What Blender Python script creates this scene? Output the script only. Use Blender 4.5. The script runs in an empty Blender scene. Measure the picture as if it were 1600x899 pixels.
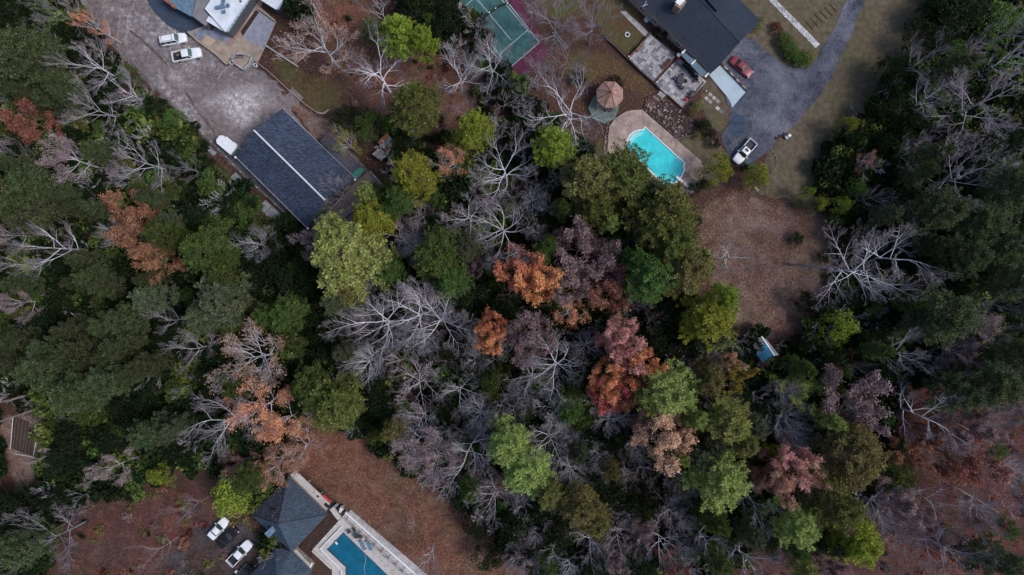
import bpy, bmesh, math, random
import numpy as np
from mathutils import Vector, Matrix, noise as mnoise
from mathutils.geometry import tessellate_polygon, delaunay_2d_cdt

sc = bpy.context.scene
COL = sc.collection
R = math.radians
# ------------------------------------------------------------------ camera
H = 125.0            # drone height (m)
S = 8.0              # photo pixels per metre on the ground
cam_d = bpy.data.cameras.new('camera'); cam_d.sensor_width = 36; cam_d.lens = 36 * H / 200.0
cam_d.clip_end = 600
cam = bpy.data.objects.new('camera', cam_d); COL.objects.link(cam)
cam.location = (0, 0, H); cam.rotation_euler = (0, 0, 0)
sc.camera = cam
# ------------------------------------------------------------------ sky, sun, exposure
SUN_EL, SUN_AZ = 52.0, 70.0     # azimuth: degrees anticlockwise from +X minus 90 handled below
w = bpy.data.worlds.new('World'); sc.world = w; w.use_nodes = True
nt = w.node_tree; nt.nodes.clear()
sky = nt.nodes.new('ShaderNodeTexSky'); sky.sky_type = 'NISHITA'; sky.sun_disc = False
sky.sun_elevation = R(SUN_EL); sky.sun_rotation = R(100); sky.air_density = 1.0; sky.dust_density = 2.0; sky.ozone_density = 1.5
bg = nt.nodes.new('ShaderNodeBackground'); bg.inputs[1].default_value = 0.10
wo = nt.nodes.new('ShaderNodeOutputWorld')
nt.links.new(sky.outputs[0], bg.inputs[0]); nt.links.new(bg.outputs[0], wo.inputs[0])
sd = bpy.data.lights.new('sun', 'SUN'); sd.energy = 1.3; sd.angle = R(18); sd.color = (1.0, 0.96, 0.92)
so = bpy.data.objects.new('sun', sd); COL.objects.link(so)
az = R(100)   # compass style: 0 = +Y (top of picture), 90 = +X (right)
d = Vector((math.sin(az) * math.cos(R(SUN_EL)), math.cos(az) * math.cos(R(SUN_EL)), math.sin(R(SUN_EL))))
so.rotation_euler = d.to_track_quat('Z', 'Y').to_euler()
sc.view_settings.view_transform = 'Standard'; sc.view_settings.look = 'None'
sc.view_settings.exposure = 0.60; sc.view_settings.gamma = 1.0
sc.cycles.max_bounces = 5; sc.cycles.diffuse_bounces = 2; sc.cycles.transparent_max_bounces = 8

# ------------------------------------------------------------------ helpers
def P(px, py, z=0.0):
    k = (1 - z / H) / S
    return Vector(((px - 800) * k, (449.5 - py) * k, z))

class MB:
    def __init__(s): s.v = []; s.f = []
    def add(s, vs, fs):
        o = len(s.v); s.v.extend([tuple(v) for v in vs]); s.f.extend([tuple(i + o for i in f) for f in fs])
    def prism(s, pts, z0, z1):
        n = len(pts)
        a = sum(pts[i][0] * pts[(i+1) % n][1] - pts[(i+1) % n][0] * pts[i][1] for i in range(n))
        if a < 0: pts = pts[::-1]
        vs = [(p[0], p[1], z0) for p in pts] + [(p[0], p[1], z1) for p in pts]
        fs = [tuple(range(n - 1, -1, -1)), tuple(range(n, 2 * n))]
        fs += [(i, (i + 1) % n, n + (i + 1) % n, n + i) for i in range(n)]
        s.add(vs, fs)
    def box(s, c, size, rz=0.0, top=1.0):
        cx, cy, cz = c; x, y, z = size[0] / 2, size[1] / 2, size[2]
        ca, sa = math.cos(rz), math.sin(rz); vs = []
        for zz, k in ((cz, 1), (cz + z, top)):
            for sx, sy in ((-1, -1), (1, -1), (1, 1), (-1, 1)):
                a, b = sx * x * k, sy * y * k
                vs.append((cx + a * ca - b * sa, cy + a * sa + b * ca, zz))
        s.add(vs, [(3, 2, 1, 0), (4, 5, 6, 7), (0, 1, 5, 4), (1, 2, 6, 5), (2, 3, 7, 6), (3, 0, 4, 7)])
    def bar(s, a, b, w, h):      # horizontal bar a->b, width w, height h downwards from the line
        a = Vector(a); b = Vector(b); t = (b - a); t2 = Vector((t.x, t.y, 0)).normalized()
        n = Vector((-t2.y, t2.x, 0)) * (w / 2); d = Vector((0, 0, h))
        vs = [a - n - d, b - n - d, b + n - d, a + n - d, a - n, b - n, b + n, a + n]
        s.add(vs, [(3, 2, 1, 0), (4, 5, 6, 7), (0, 1, 5, 4), (1, 2, 6, 5), (2, 3, 7, 6), (3, 0, 4, 7)])
    def tube(s, pts, rad, sides=5, cap=False):
        n = len(pts); o = len(s.v)
        for i, p in enumerate(pts):
            t = (pts[min(i + 1, n - 1)] - pts[max(i - 1, 0)])
            if t.length < 1e-6: t = Vector((0, 0, 1))
            t.normalize()
            u = t.cross(Vector((0.31, 0.77, 0.12)) if abs(t.z) > .9 else Vector((0, 0, 1))).normalized(); w_ = t.cross(u)
            r = rad[i]
            for k in range(sides):
                a = 2 * math.pi * k / sides
                q = p + u * (r * math.cos(a)) + w_ * (r * math.sin(a)); s.v.append((q.x, q.y, q.z))
        for i in range(n - 1):
            for k in range(sides):
                k2 = (k + 1) % sides
                s.f.append((o + i * sides + k, o + i * sides + k2, o + (i + 1) * sides + k2, o + (i + 1) * sides + k))
        if cap:
            s.f.append(tuple(o + k for k in range(sides))[::-1]); s.f.append(tuple(o + (n - 1) * sides + k for k in range(sides)))
    def cyl(s, c, r, h, sides=16, r2=None):
        r2 = r if r2 is None else r2; cx, cy, cz = c
        vs = [(cx + r * math.cos(2*math.pi*k/sides), cy + r * math.sin(2*math.pi*k/sides), cz) for k in range(sides)]
        vs += [(cx + r2 * math.cos(2*math.pi*k/sides), cy + r2 * math.sin(2*math.pi*k/sides), cz + h) for k in range(sides)]
        fs = [tuple(range(sides - 1, -1, -1)), tuple(range(sides, 2 * sides))] + [(k, (k+1) % sides, sides + (k+1) % sides, sides + k) for k in range(sides)]
        s.add(vs, fs)
    def ring(s, c, r0, r1, h, sides=18):
        cx, cy, cz = c; vs = []
        for r, z in ((r0, cz), (r1, cz), (r1, cz + h), (r0, cz + h)):
            vs += [(cx + r * math.cos(2*math.pi*k/sides), cy + r * math.sin(2*math.pi*k/sides), z) for k in range(sides)]
        fs = []
        for q in range(4):
            q2 = (q + 1) % 4
            fs += [(q*sides + k, q*sides + (k+1) % sides, q2*sides + (k+1) % sides, q2*sides + k) for k in range(sides)]
        s.add(vs, fs)
    def ball(s, c, r, sides=8, rings=5, rnd=None):
        cx, cy, cz = c; rx, ry, rz = (r, r, r) if not hasattr(r, '__len__') else r
        vs = [(cx, cy, cz + rz)]
        for i in range(1, rings):
            t = math.pi * i / rings
            for k in range(sides):
                a = 2 * math.pi * k / sides; j = 1 if rnd is None else 1 + rnd.uniform(-.18, .18)
                vs.append((cx + rx*j*math.sin(t)*math.cos(a), cy + ry*j*math.sin(t)*math.sin(a), cz + rz*j*math.cos(t)))
        vs.append((cx, cy, cz - rz)); L = len(vs) - 1; fs = []
        for k in range(sides):
            k2 = (k + 1) % sides; fs.append((0, 1 + k, 1 + k2))
            for i in range(rings - 2):
                a = 1 + i * sides; fs.append((a + k, a + sides + k, a + sides + k2, a + k2))
            a = 1 + (rings - 2) * sides; fs.append((a + k, L, a + k2))
        s.add(vs, fs)
    def mesh(s, name, mat, off=None, smooth=False):
        me = bpy.data.meshes.new(name)
        vs = s.v if off is None else [(x - off[0], y - off[1], z - off[2]) for x, y, z in s.v]
        me.from_pydata(vs, [], s.f); me.validate()
        if mat: me.materials.append(mat)
        if smooth: me.polygons.foreach_set('use_smooth', [True] * len(me.polygons))
        me.update(); return me
    def build(s, name, mat, parent=None, world=True, smooth=False, bevel=0):
        off = parent.location if (parent is not None and world) else None
        if parent is not None and world and parent.parent is not None: off = parent.location + parent.parent.location
        o = bpy.data.objects.new(name, s.mesh(name, mat, off, smooth)); COL.objects.link(o)
        if parent is not None: o.parent = parent
        if bevel:
            m = o.modifiers.new('bevel', 'BEVEL'); m.width = bevel; m.segments = 2; m.limit_method = 'ANGLE'
        return o

def tag(o, label=None, cat=None, group=None, kind=None):
    if label: o['label'] = label
    if cat: o['category'] = cat
    if group: o['group'] = group
    if kind: o['kind'] = kind
    return o
def thing(name, label, cat, loc=(0, 0, 0), rz=0.0, group=None):
    o = bpy.data.objects.new(name, None); COL.objects.link(o); o.location = loc; o.rotation_euler = (0, 0, rz)
    o.empty_display_size = .3
    return tag(o, label, cat, group)
KIDS = {}
def kids(o): return [c for c in o.children]
def dup(root, loc, rz, label, group=None, scale=None):
    r = root.copy(); COL.objects.link(r); r.location = loc; r.rotation_euler = (0, 0, rz); r['label'] = label
    if group: r['group'] = group
    if scale is not None: r.scale = scale
    for ch in kids(root):
        c = ch.copy(); COL.objects.link(c); c.parent = r
        for g in kids(ch):
            q = g.copy(); COL.objects.link(q); q.parent = c
    return r

# ------------------------------------------------------------------ materials
def new_mat(name, rough=.85, spec=.3):
    m = bpy.data.materials.new(name); m.use_nodes = True
    b = m.node_tree.nodes['Principled BSDF']; b.inputs['Roughness'].default_value = rough
    b.inputs['Specular IOR Level'].default_value = spec
    return m, m.node_tree, b
def C4(c): return (c[0], c[1], c[2], 1)
class N:
    """tiny node helper"""
    def __init__(s, nt): s.nt = nt; s.pos = None
    def n(s, t, **k):
        x = s.nt.nodes.new(t)
        for a, b in k.items(): setattr(x, a, b)
        return x
    def lk(s, a, b): s.nt.links.new(a, b)
    def world(s):
        if s.pos is None: s.pos = s.n('ShaderNodeNewGeometry').outputs['Position']
        return s.pos
    def noise(s, scale, vec=None, detail=5, rough=.6, dist=0.0):
        x = s.n('ShaderNodeTexNoise'); x.inputs['Scale'].default_value = scale; x.inputs['Detail'].default_value = detail
        x.inputs['Roughness'].default_value = rough; x.inputs['Distortion'].default_value = dist
        s.lk(vec if vec is not None else s.world(), x.inputs['Vector']); return x.outputs[0]
    def ramp(s, fac, stops, interp='LINEAR'):
        x = s.n('ShaderNodeValToRGB'); e = x.color_ramp.elements; x.color_ramp.interpolation = interp
        while len(e) < len(stops): e.new(.5)
        for i, (p, c) in enumerate(stops):
            e[i].position = p; e[i].color = C4(c) if hasattr(c, '__len__') else (c, c, c, 1)
        s.lk(fac, x.inputs[0]); return x.outputs[0]
    def mix(s, fac, a, b, mode='MIX'):
        x = s.n('ShaderNodeMix', data_type='RGBA', blend_type=mode)
        for sock, v in ((x.inputs[0], fac), (x.inputs[6], a), (x.inputs[7], b)):
            if hasattr(v, 'links') or isinstance(v, bpy.types.NodeSocket): s.lk(v, sock)
            elif hasattr(v, '__len__'): sock.default_value = C4(v)
            else: sock.default_value = v
        return x.outputs[2]
    def math(s, op, a, b=0.0, c=None):
        x = s.n('ShaderNodeMath', operation=op)
        for i, v in enumerate((a, b, c)):
            if v is None: continue
            if isinstance(v, bpy.types.NodeSocket): s.lk(v, x.inputs[i])
            else: x.inputs[i].default_value = v
        return x.outputs[0]
    def attr(s, name):
        x = s.n('ShaderNodeAttribute'); x.attribute_name = name; return x.outputs['Fac']
    def bump(s, h, strength, dist, b):
        x = s.n('ShaderNodeBump'); x.inputs['Strength'].default_value = strength; x.inputs['Distance'].default_value = dist
        s.lk(h, x.inputs['Height']); s.lk(x.outputs[0], b.inputs['Normal'])

def litter(n, bright=1.0):
    """red-brown leaf litter, shared by the forest floor and the edges of every lawn"""
    f = n.noise(2.6, detail=6, rough=.75)
    col = n.ramp(f, [(.30, (.022, .014, .012)), (.46, (.066, .036, .030)), (.60, (.13, .072, .057)), (.78, (.27, .175, .15))])
    big = n.noise(.07, detail=4, rough=.6)
    col = n.mix(n.ramp(big, [(.42, 0.0), (.62, 1.0)]), col, n.mix(.65, col, (.050, .034, .024)))
    g = n.noise(.16, detail=5, rough=.65)
    return n.mix(n.ramp(g, [(.58, 0.0), (.70, .55)]), col, (.035, .045, .018))

def mat_zone(name, stops, scale=1.2, big=None, bigscale=.12, edge=True, rough=.95, extra=None, bump=.25, bright=1.0, under=None):
    m, nt, b = new_mat(name, rough, .15); n = N(nt)
    f = n.noise(scale, detail=7, rough=.7)
    col = n.ramp(f, stops)
    if big is not None:
        g = n.noise(bigscale, detail=5, rough=.6)
        col = n.mix(n.ramp(g, [(.42, 0.0), (.60, .85)]), col, n.ramp(f, big))
    if 'leaf' in name:
        dr = n.noise(.45, detail=5, rough=.7, dist=.4); hv = n.n('ShaderNodeHueSaturation'); n.lk(n.ramp(dr, [(.3, .55), (.7, 1.45)]), hv.inputs['Value']); n.lk(n.ramp(n.noise(.3, detail=4), [(.3, .485), (.7, .515)]), hv.inputs['Hue']); n.lk(col, hv.inputs['Color']); col = hv.outputs[0]
    if extra: col = extra(n, col)
    if any(q in name for q in ('lot', 'pale', 'asphalt', 'dirt', 'parking')):
        fg = n.noise(3.2, detail=10, rough=.85); hv = n.n('ShaderNodeHueSaturation'); n.lk(n.ramp(fg, [(.36, .55), (.5, 1.0), (.64, 1.55)]), hv.inputs['Value']); n.lk(col, hv.inputs['Color']); col = hv.outputs[0]
    if 'asphalt' in name:
        vo = n.n('ShaderNodeTexVoronoi', feature='DISTANCE_TO_EDGE'); vo.inputs['Scale'].default_value = .17
        wp = n.n('ShaderNodeVectorMath', operation='ADD'); n.lk(n.world(), wp.inputs[0]); nz = n.n('ShaderNodeTexNoise'); nz.inputs['Scale'].default_value = .6; nz.inputs['Detail'].default_value = 6; n.lk(n.world(), nz.inputs['Vector']); n.lk(nz.outputs['Color'], wp.inputs[1]); n.lk(wp.outputs[0], vo.inputs['Vector'])
        col = n.mix(n.ramp(vo.outputs['Distance'], [(0, .65), (.012, 0.0)]), col, (.02, .02, .024))
    if edge:
        e = n.attr('edge'); under_c = n.ramp(f, under) if under else None; nn = n.noise(.8, detail=6, rough=.7)
        t = n.math('SUBTRACT', n.math('MULTIPLY', e, 1.0), n.math('MULTIPLY_ADD', nn, 1.5, -.35))
        k = n.ramp(n.math('MULTIPLY_ADD', t, 2.5, .5), [(0, 0.0), (1, 1.0)])
        col = n.mix(k, under_c if under else litter(n), col)
    n.lk(col, b.inputs['Base Color'])
    if bump: n.bump(n.noise(4.0, detail=5, rough=.7), bump, .08, b)
    return m
def mat_simple(name, c, rough=.6, var=.15, scale=2.0, spec=.4, metal=0.0, bump=0, rand=0.0):
    m, nt, b = new_mat(name, rough, spec); n = N(nt)
    tc = n.n('ShaderNodeTexCoord').outputs['Object']
    f = n.noise(scale, tc, 5, .65)
    lo = [x * (1 - var) for x in c]; hi = [min(1, x * (1 + var)) for x in c]
    col = n.ramp(f, [(.35, lo), (.65, hi)])
    if rand:
        oi = n.n('ShaderNodeObjectInfo').outputs['Random']
        hs = n.n('ShaderNodeHueSaturation'); n.lk(n.math('MULTIPLY_ADD', oi, rand * 2, 1 - rand), hs.inputs['Value'])
        n.lk(n.math('MULTIPLY_ADD', oi, .04, .48), hs.inputs['Hue']); n.lk(col, hs.inputs['Color']); col = hs.outputs[0]
    n.lk(col, b.inputs['Base Color']); b.inputs['Metallic'].default_value = metal
    if bump: n.bump(f, bump, .03, b)
    return m
def mat_leaf(name, c1, c2, c3=None, f3=.25, objvar=.22, huevar=.03, spec=.12):
    """leaf: colour differs leaf by leaf (random per island), tree by tree (object random)"""
    m, nt, b = new_mat(name, .7, spec); n = N(nt)
    ge = n.n('ShaderNodeNewGeometry'); ri = ge.outputs['Random Per Island']
    stops = [(0, c1), (.55, c2)]
    if c3: stops += [(1 - f3, c2), (1.0, c3)]
    col = n.ramp(ri, stops)
    cl = n.noise(.55, n.n('ShaderNodeTexCoord').outputs['Object'], 3, .6)
    hs = n.n('ShaderNodeHueSaturation'); oi = n.n('ShaderNodeObjectInfo').outputs['Random']
    v = n.math('MULTIPLY', n.math('MULTIPLY_ADD', oi, objvar * 2, 1 - objvar), n.ramp(cl, [(.3, .62), (.7, 1.35)]))
    n.lk(v, hs.inputs['Value']); hn = n.noise(.8, n.n('ShaderNodeTexCoord').outputs['Object'], 4, .7); hv_ = .045 if huevar else 0
    n.lk(n.math('ADD', n.math('MULTIPLY_ADD', oi, huevar * 2, .5 - huevar), n.math('MULTIPLY_ADD', hn, hv_, -hv_ * .5)), hs.inputs['Hue'])
    n.lk(col, hs.inputs['Color']); n.lk(hs.outputs[0], b.inputs['Base Color'])
    tr = n.n('ShaderNodeBsdfTranslucent'); n.lk(hs.outputs[0], tr.inputs[0])
    mx = n.n('ShaderNodeMixShader'); mx.inputs[0].default_value = .25
    n.lk(b.outputs[0], mx.inputs[1]); n.lk(tr.outputs[0], mx.inputs[2])
    n.lk(mx.outputs[0], nt.nodes['Material Output'].inputs[0])
    return m
def mat_bark(name, c, c2):
    m, nt, b = new_mat(name, .85, .2); n = N(nt)
    tc = n.n('ShaderNodeTexCoord').outputs['Object']
    f = n.noise(1.5, tc, 6, .7); oi = n.n('ShaderNodeObjectInfo').outputs['Random']
    col = n.ramp(f, [(.3, c2), (.55, c)])
    hs = n.n('ShaderNodeHueSaturation'); n.lk(n.math('MULTIPLY_ADD', oi, .45, .78), hs.inputs['Value']); n.lk(col, hs.inputs['Color'])
    n.lk(hs.outputs[0], b.inputs['Base Color']); return m
def mat_shingle(name, c1, c2, c3, rz, scale=1.0, wear=.5):
    m, nt, b = new_mat(name, .8, .25); n = N(nt)
    mp = n.n('ShaderNodeMapping'); mp.inputs['Rotation'].default_value = (0, 0, rz); n.lk(n.world(), mp.inputs[0])
    br = n.n('ShaderNodeTexBrick'); n.lk(mp.outputs[0], br.inputs[0])
    br.inputs['Scale'].default_value = scale; br.inputs['Brick Width'].default_value = .9; br.inputs['Row Height'].default_value = .28
    br.inputs['Mortar Size'].default_value = .018; br.inputs['Color1'].default_value = C4(c1); br.inputs['Color2'].default_value = C4(c2)
    br.inputs['Mortar'].default_value = C4([x * .45 for x in c1]); br.inputs['Bias'].default_value = .1
    mp2 = n.n('ShaderNodeMapping'); mp2.inputs['Rotation'].default_value = (0, 0, rz); mp2.inputs['Scale'].default_value = (1.1, 4.0, 1)
    n.lk(n.world(), mp2.inputs[0])
    f = n.noise(1.3, mp2.outputs[0], 4, .7)
    col = n.mix(n.ramp(f, [(.40, 0.0), (.66, wear)]), br.outputs[0], c3)
    g = n.noise(.25, detail=4, rough=.6)
    col = n.mix(n.ramp(g, [(.35, .45), (.65, 0.0)]), col, n.mix(.5, col, [x * .4 for x in c1]))
    n.lk(col, b.inputs['Base Color']); n.bump(br.outputs['Fac'], .3, -.02, b); return m
def mat_glass(name, c=(.02, .03, .035), rough=.08):
    m, nt, b = new_mat(name, rough, .6); n = N(nt)
    f = n.noise(1.5, n.n('ShaderNodeTexCoord').outputs['Object'], 3, .6)
    n.lk(n.ramp(f, [(.3, c), (.7, [x * 1.8 for x in c])]), b.inputs['Base Color']); return m
def mat_water(name, tint, rough=.03):
    m, nt, b = new_mat(name); n = N(nt); nt.nodes.remove(b)
    tr = n.n('ShaderNodeBsdfTransparent'); tr.inputs[0].default_value = C4(tint)
    gl = n.n('ShaderNodeBsdfGlossy'); gl.inputs['Roughness'].default_value = rough
    fr = n.n('ShaderNodeFresnel'); fr.inputs[0].default_value = 1.33
    bp = n.n('ShaderNodeBump'); bp.inputs['Strength'].default_value = .25; bp.inputs['Distance'].default_value = .03
    n.lk(n.noise(2.2, detail=3), bp.inputs['Height']); n.lk(bp.outputs[0], gl.inputs['Normal']); n.lk(bp.outputs[0], fr.inputs['Normal'])
    mx = n.n('ShaderNodeMixShader'); n.lk(fr.outputs[0], mx.inputs[0]); n.lk(tr.outputs[0], mx.inputs[1]); n.lk(gl.outputs[0], mx.inputs[2])
    n.lk(mx.outputs[0], nt.nodes['Material Output'].inputs[0]); return m

# ---- the materials themselves
def m_ground():
    m, nt, b = new_mat('forest_floor', .95, .1); n = N(nt)
    n.lk(litter(n), b.inputs['Base Color']); n.bump(n.noise(3.5, detail=6, rough=.75), .6, .15, b); return m
M = {}
M['ground'] = m_ground()
M['lawn'] = mat_zone('dry_lawn', [(.3, (.078, .060, .042)), (.5, (.125, .100, .070)), (.7, (.19, .155, .112))], 1.0,
                     [(.3, (.070, .062, .034)), (.7, (.135, .118, .062))], .05, under=[(.3, (.055, .044, .034)), (.7, (.13, .10, .075))])
M['lawn_green'] = mat_zone('green_lawn', [(.3, (.045, .045, .018)), (.5, (.085, .078, .034)), (.7, (.13, .11, .05))], 1.2,
                     [(.3, (.07, .04, .024)), (.7, (.13, .075, .045))], .12)
M['clearing'] = mat_zone('leafy_clearing', [(.30, (.075, .046, .040)), (.45, (.145, .092, .078)), (.58, (.22, .15, .128)), (.75, (.34, .26, .23))], 3.0,
                     [(.3, (.085, .070, .045)), (.7, (.22, .16, .125))], .09)
M['clearing_red'] = mat_zone('red_leaf_clearing', [(.30, (.055, .024, .017)), (.45, (.135, .060, .042)), (.6, (.215, .104, .074)), (.75, (.33, .20, .155))], 3.0,
                     [(.3, (.062, .046, .030)), (.7, (.17, .11, .08))], .11)
M['floor_red'] = mat_zone('deep_red_leaf_floor', [(.30, (.034, .013, .011)), (.45, (.095, .038, .029)), (.6, (.165, .068, .050)), (.75, (.27, .14, .11))], 3.0,
                     [(.3, (.035, .022, .020)), (.7, (.11, .072, .062))], .11)
def lot_extra(n, col):
    g = n.noise(.13, detail=7, rough=.66, dist=.3)
    f2 = n.noise(.9, detail=9, rough=.76, dist=.4)
    pale = n.ramp(f2, [(.38, (.13, .11, .115)), (.5, (.29, .265, .275)), (.62, (.58, .55, .58))])
    col = n.mix(n.ramp(g, [(.44, 0.0), (.58, .7)]), col, pale)
    for cx_, cy_, r1_ in ((412, 168, 9.5), (395, 150, 6.4), (330, 60, 17.0)):      # tyre tracks: pairs of worn arcs
        c_ = P(cx_, cy_); vm = n.n('ShaderNodeVectorMath', operation='DISTANCE'); n.lk(n.world(), vm.inputs[0]); vm.inputs[1].default_value = (c_.x, c_.y, 0)
        dd_ = n.math('ADD', vm.outputs['Value'], n.math('MULTIPLY', n.noise(.25, detail=3), .8))
        for off_ in (0, 1.6):
            k_ = n.math('ABSOLUTE', n.math('SUBTRACT', dd_, r1_ + off_)); br_ = n.math('MULTIPLY', n.ramp(k_, [(.08, .45), (.22, 0.0)]), n.ramp(n.noise(.3, detail=4), [(.42, 0.0), (.58, 1.0)]))
            col = n.mix(br_, col, (.40, .37, .38))
    return col
M['lot'] = mat_zone('packed_dirt_lot', [(.3, (.100, .086, .088)), (.5, (.175, .152, .157)), (.7, (.30, .265, .275))], 1.1,
                     [(.3, (.11, .085, .078)), (.7, (.21, .17, .165))], .15, extra=lot_extra)
def wear_extra(n, col):
    f2 = n.noise(.8, detail=10, rough=.78, dist=.4)
    k = n.ramp(n.noise(.22, detail=7, rough=.68), [(.34, .1), (.52, .95)])
    return n.mix(k, col, n.ramp(f2, [(.33, (.17, .15, .15)), (.48, (.36, .33, .335)), (.62, (.66, .63, .65))]))
M['pale'] = mat_zone('worn_pale_concrete', [(.3, (.15, .12, .115)), (.7, (.3, .26, .25))], 1.1, extra=wear_extra, under=[(.3, (.13, .105, .10)), (.5, (.20, .165, .165)), (.7, (.30, .26, .26))])
M['dirt_dark'] = mat_zone('brown_dirt', [(.3, (.08, .058, .055)), (.7, (.17, .13, .125))], 1.2, edge=False)
M['dirt'] = mat_zone('pinkish_dirt', [(.3, (.11, .075, .065)), (.5, (.2, .15, .14)), (.7, (.33, .27, .26))], 1.0, [(.3, (.13, .06, .04)), (.7, (.2, .11, .08))], .2)
def asp_extra(n, col):
    f2 = n.noise(.33, detail=10, rough=.72, dist=.5)
    col = n.mix(n.ramp(f2, [(.38, 0.0), (.66, .75)]), col, (.16, .165, .205))
    f3 = n.noise(.09, detail=6, rough=.6, dist=.4)
    return n.mix(n.ramp(f3, [(.46, 0.0), (.62, .55)]), col, (.20, .205, .245))
M['asphalt'] = mat_zone('weathered_asphalt', [(.3, (.022, .028, .044)), (.7, (.052, .062, .09))], 3.0, edge=False, extra=asp_extra, rough=.8, bump=.1)
M['asphalt_dark'] = mat_zone('dark_asphalt', [(.3, (.028, .030, .036)), (.7, (.06, .062, .07))], 3.0, edge=False, rough=.85, bump=.1)
M['asphalt_blue'] = mat_zone('blue_slate_apron', [(.3, (.028, .042, .07)), (.7, (.07, .095, .14))], 1.2, edge=False, rough=.8, bump=.1)
M['asphalt_leafy'] = mat_zone('leafy_parking', [(.3, (.04, .036, .040)), (.7, (.088, .08, .085))], 2.0, [(.3, (.03, .018, .014)), (.7, (.09, .05, .035))], .12)
M['concrete'] = mat_simple('concrete', (.36, .34, .34), .85, .25, .9, bump=.2)
M['concrete_tan'] = mat_simple('tan_concrete', (.34, .27, .22), .85, .22, .8, bump=.2)
M['pool_deck'] = mat_simple('pool_deck', (.36, .27, .235), .85, .30, .7, bump=.2)
M['deck_white'] = mat_simple('pale_deck', (.48, .45, .43), .85, .18, .9)
M['white'] = mat_simple('white_paint', (.78, .79, .80), .5, .05, 2)
M['white_roof'] = mat_simple('white_membrane', (.66, .70, .76), .7, .14, .5)
M['glasspan'] = mat_glass('skylight_glass', (.20, .30, .36), .15)
M['ramp'] = mat_simple('pale_ramp', (.40, .50, .57), .7, .10, .35)
M['brick'] = mat_simple('brick', (.13, .062, .055), .85, .35, 5, bump=.4, rand=.3)
M['stone'] = mat_simple('fieldstone', (.40, .36, .34), .85, .35, 2, bump=.5, rand=.35)
M['stone_white'] = mat_simple('white_stone', (.62, .60, .58), .8, .25, 3, rand=.2)
def m_paver():
    m, nt, b = new_mat('slate_paver', .75, .3); n = N(nt)
    oi = n.n('ShaderNodeObjectInfo').outputs['Random']
    c = n.ramp(oi, [(0, (.13, .135, .15)), (.2, (.22, .22, .24)), (.45, (.33, .32, .345)), (.7, (.40, .37, .37)), (1, (.52, .50, .52))])
    f = n.noise(2.5, detail=6, rough=.7)
    n.lk(n.mix(n.ramp(f, [(.35, .35), (.65, 0.0)]), c, n.mix(.5, c, (.09, .075, .07))), b.inputs['Base Color']); return m
M['paver'] = m_paver()
M['mortar'] = mat_simple('paver_joint', (.10, .09, .09), .95, .2)
M['roof_barn'] = mat_shingle('barn_shingle', (.012, .020, .043), (.030, .044, .082), (.12, .15, .22), R(-17), 1.1, .7)
M['roof_dark'] = mat_shingle('charcoal_shingle', (.024, .035, .054), (.034, .048, .070), (.055, .072, .10), R(45), 1.6, .30)
M['roof_blue'] = mat_shingle('slate_blue_shingle', (.028, .045, .070), (.050, .074, .105), (.13, .17, .22), R(-45), 1.6, .5)
M['roof_grey'] = mat_simple('grey_roofing', (.21, .20, .21), .8, .15, 1)
M['roof_tl'] = mat_simple('blue_grey_roofing', (.12, .19, .27), .8, .25, 1.5)
M['wall_tan'] = mat_simple('tan_siding', (.34, .30, .26), .8, .1)
M['wall_slate'] = mat_simple('slate_siding', (.085, .09, .105), .85, .15)
M['wall_green'] = mat_simple('green_metal_siding', (.11, .15, .13), .6, .2)
M['wood_dark'] = mat_simple('dark_wood', (.07, .05, .04), .8, .3, 3)
M['wood'] = mat_simple('weathered_wood', (.22, .16, .13), .85, .3, 3, rand=.2)
M['mulch'] = mat_simple('dark_mulch', (.045, .024, .022), .95, .6, 3, bump=.6)
M['rust'] = mat_simple('rusty_tin', (.30, .11, .045), .7, .5, 2.5)
M['tin'] = mat_simple('grey_tin', (.24, .25, .29), .5, .3, 2)
M['tarp'] = mat_simple('blue_tarp', (.04, .26, .46), .5, .2, 1.5)
M['metal'] = mat_simple('galvanised', (.35, .36, .37), .45, .1, metal=.6)
M['black'] = mat_simple('black_plastic', (.018, .019, .021), .5, .2)
M['dark_metal'] = mat_simple('dark_metal', (.05, .05, .055), .5, .2)
M['red'] = mat_simple('red_cloth', (.50, .03, .035), .6, .15)
M['blue_cloth'] = mat_simple('blue_cloth', (.12, .20, .30), .7, .15)
M['cyan_basin'] = mat_simple('turquoise_basin', (.07, .68, .74), .6, .14, .5)
M['cyan_step'] = mat_simple('pale_turquoise_step', (.38, .80, .82), .6, .08)
M['blue_basin'] = mat_simple('deep_blue_basin', (.006, .17, .27), .6, .22, .5)
M['water'] = mat_water('pool_water', (.80, .97, .98))
M['water2'] = mat_water('pool_water_deep', (.70, .88, .93))
M['court_green'] = mat_simple('court_green', (.045, .125, .125), .85, .28, .7)
M['court_maroon'] = mat_simple('court_maroon', (.10, .022, .05), .85, .25, .8)
M['line'] = mat_simple('court_line', (.62, .65, .66), .8, .2, 3)
def m_thatch():
    m, nt, b = new_mat('rusty_gazebo_roof', .9, .1); n = N(nt)
    f = n.noise(3.0, detail=6, rough=.75); g = n.noise(.9, detail=4)
    c = n.ramp(f, [(.3, (.16, .09, .075)), (.5, (.36, .24, .21)), (.7, (.58, .45, .41))])
    n.lk(n.mix(n.ramp(g, [(.45, 0.0), (.6, .55)]), c, (.28, .13, .08)), b.inputs['Base Color']); n.bump(f, .5, .05, b); return m
M['thatch'] = m_thatch()
M['deck_green'] = mat_simple('green_deck', (.13, .17, .15), .85, .2, 2)
M['car_white'] = mat_simple('white_car_paint', (.80, .82, .85), .25, .03, 1, .5)
M['car_red'] = mat_simple('dull_red_paint', (.24, .035, .058), .35, .08, 1, .5)
M['car_black'] = mat_simple('black_car_paint', (.012, .011, .013), .3, .1, 1, .4)
M['glass'] = mat_glass('car_glass')
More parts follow.
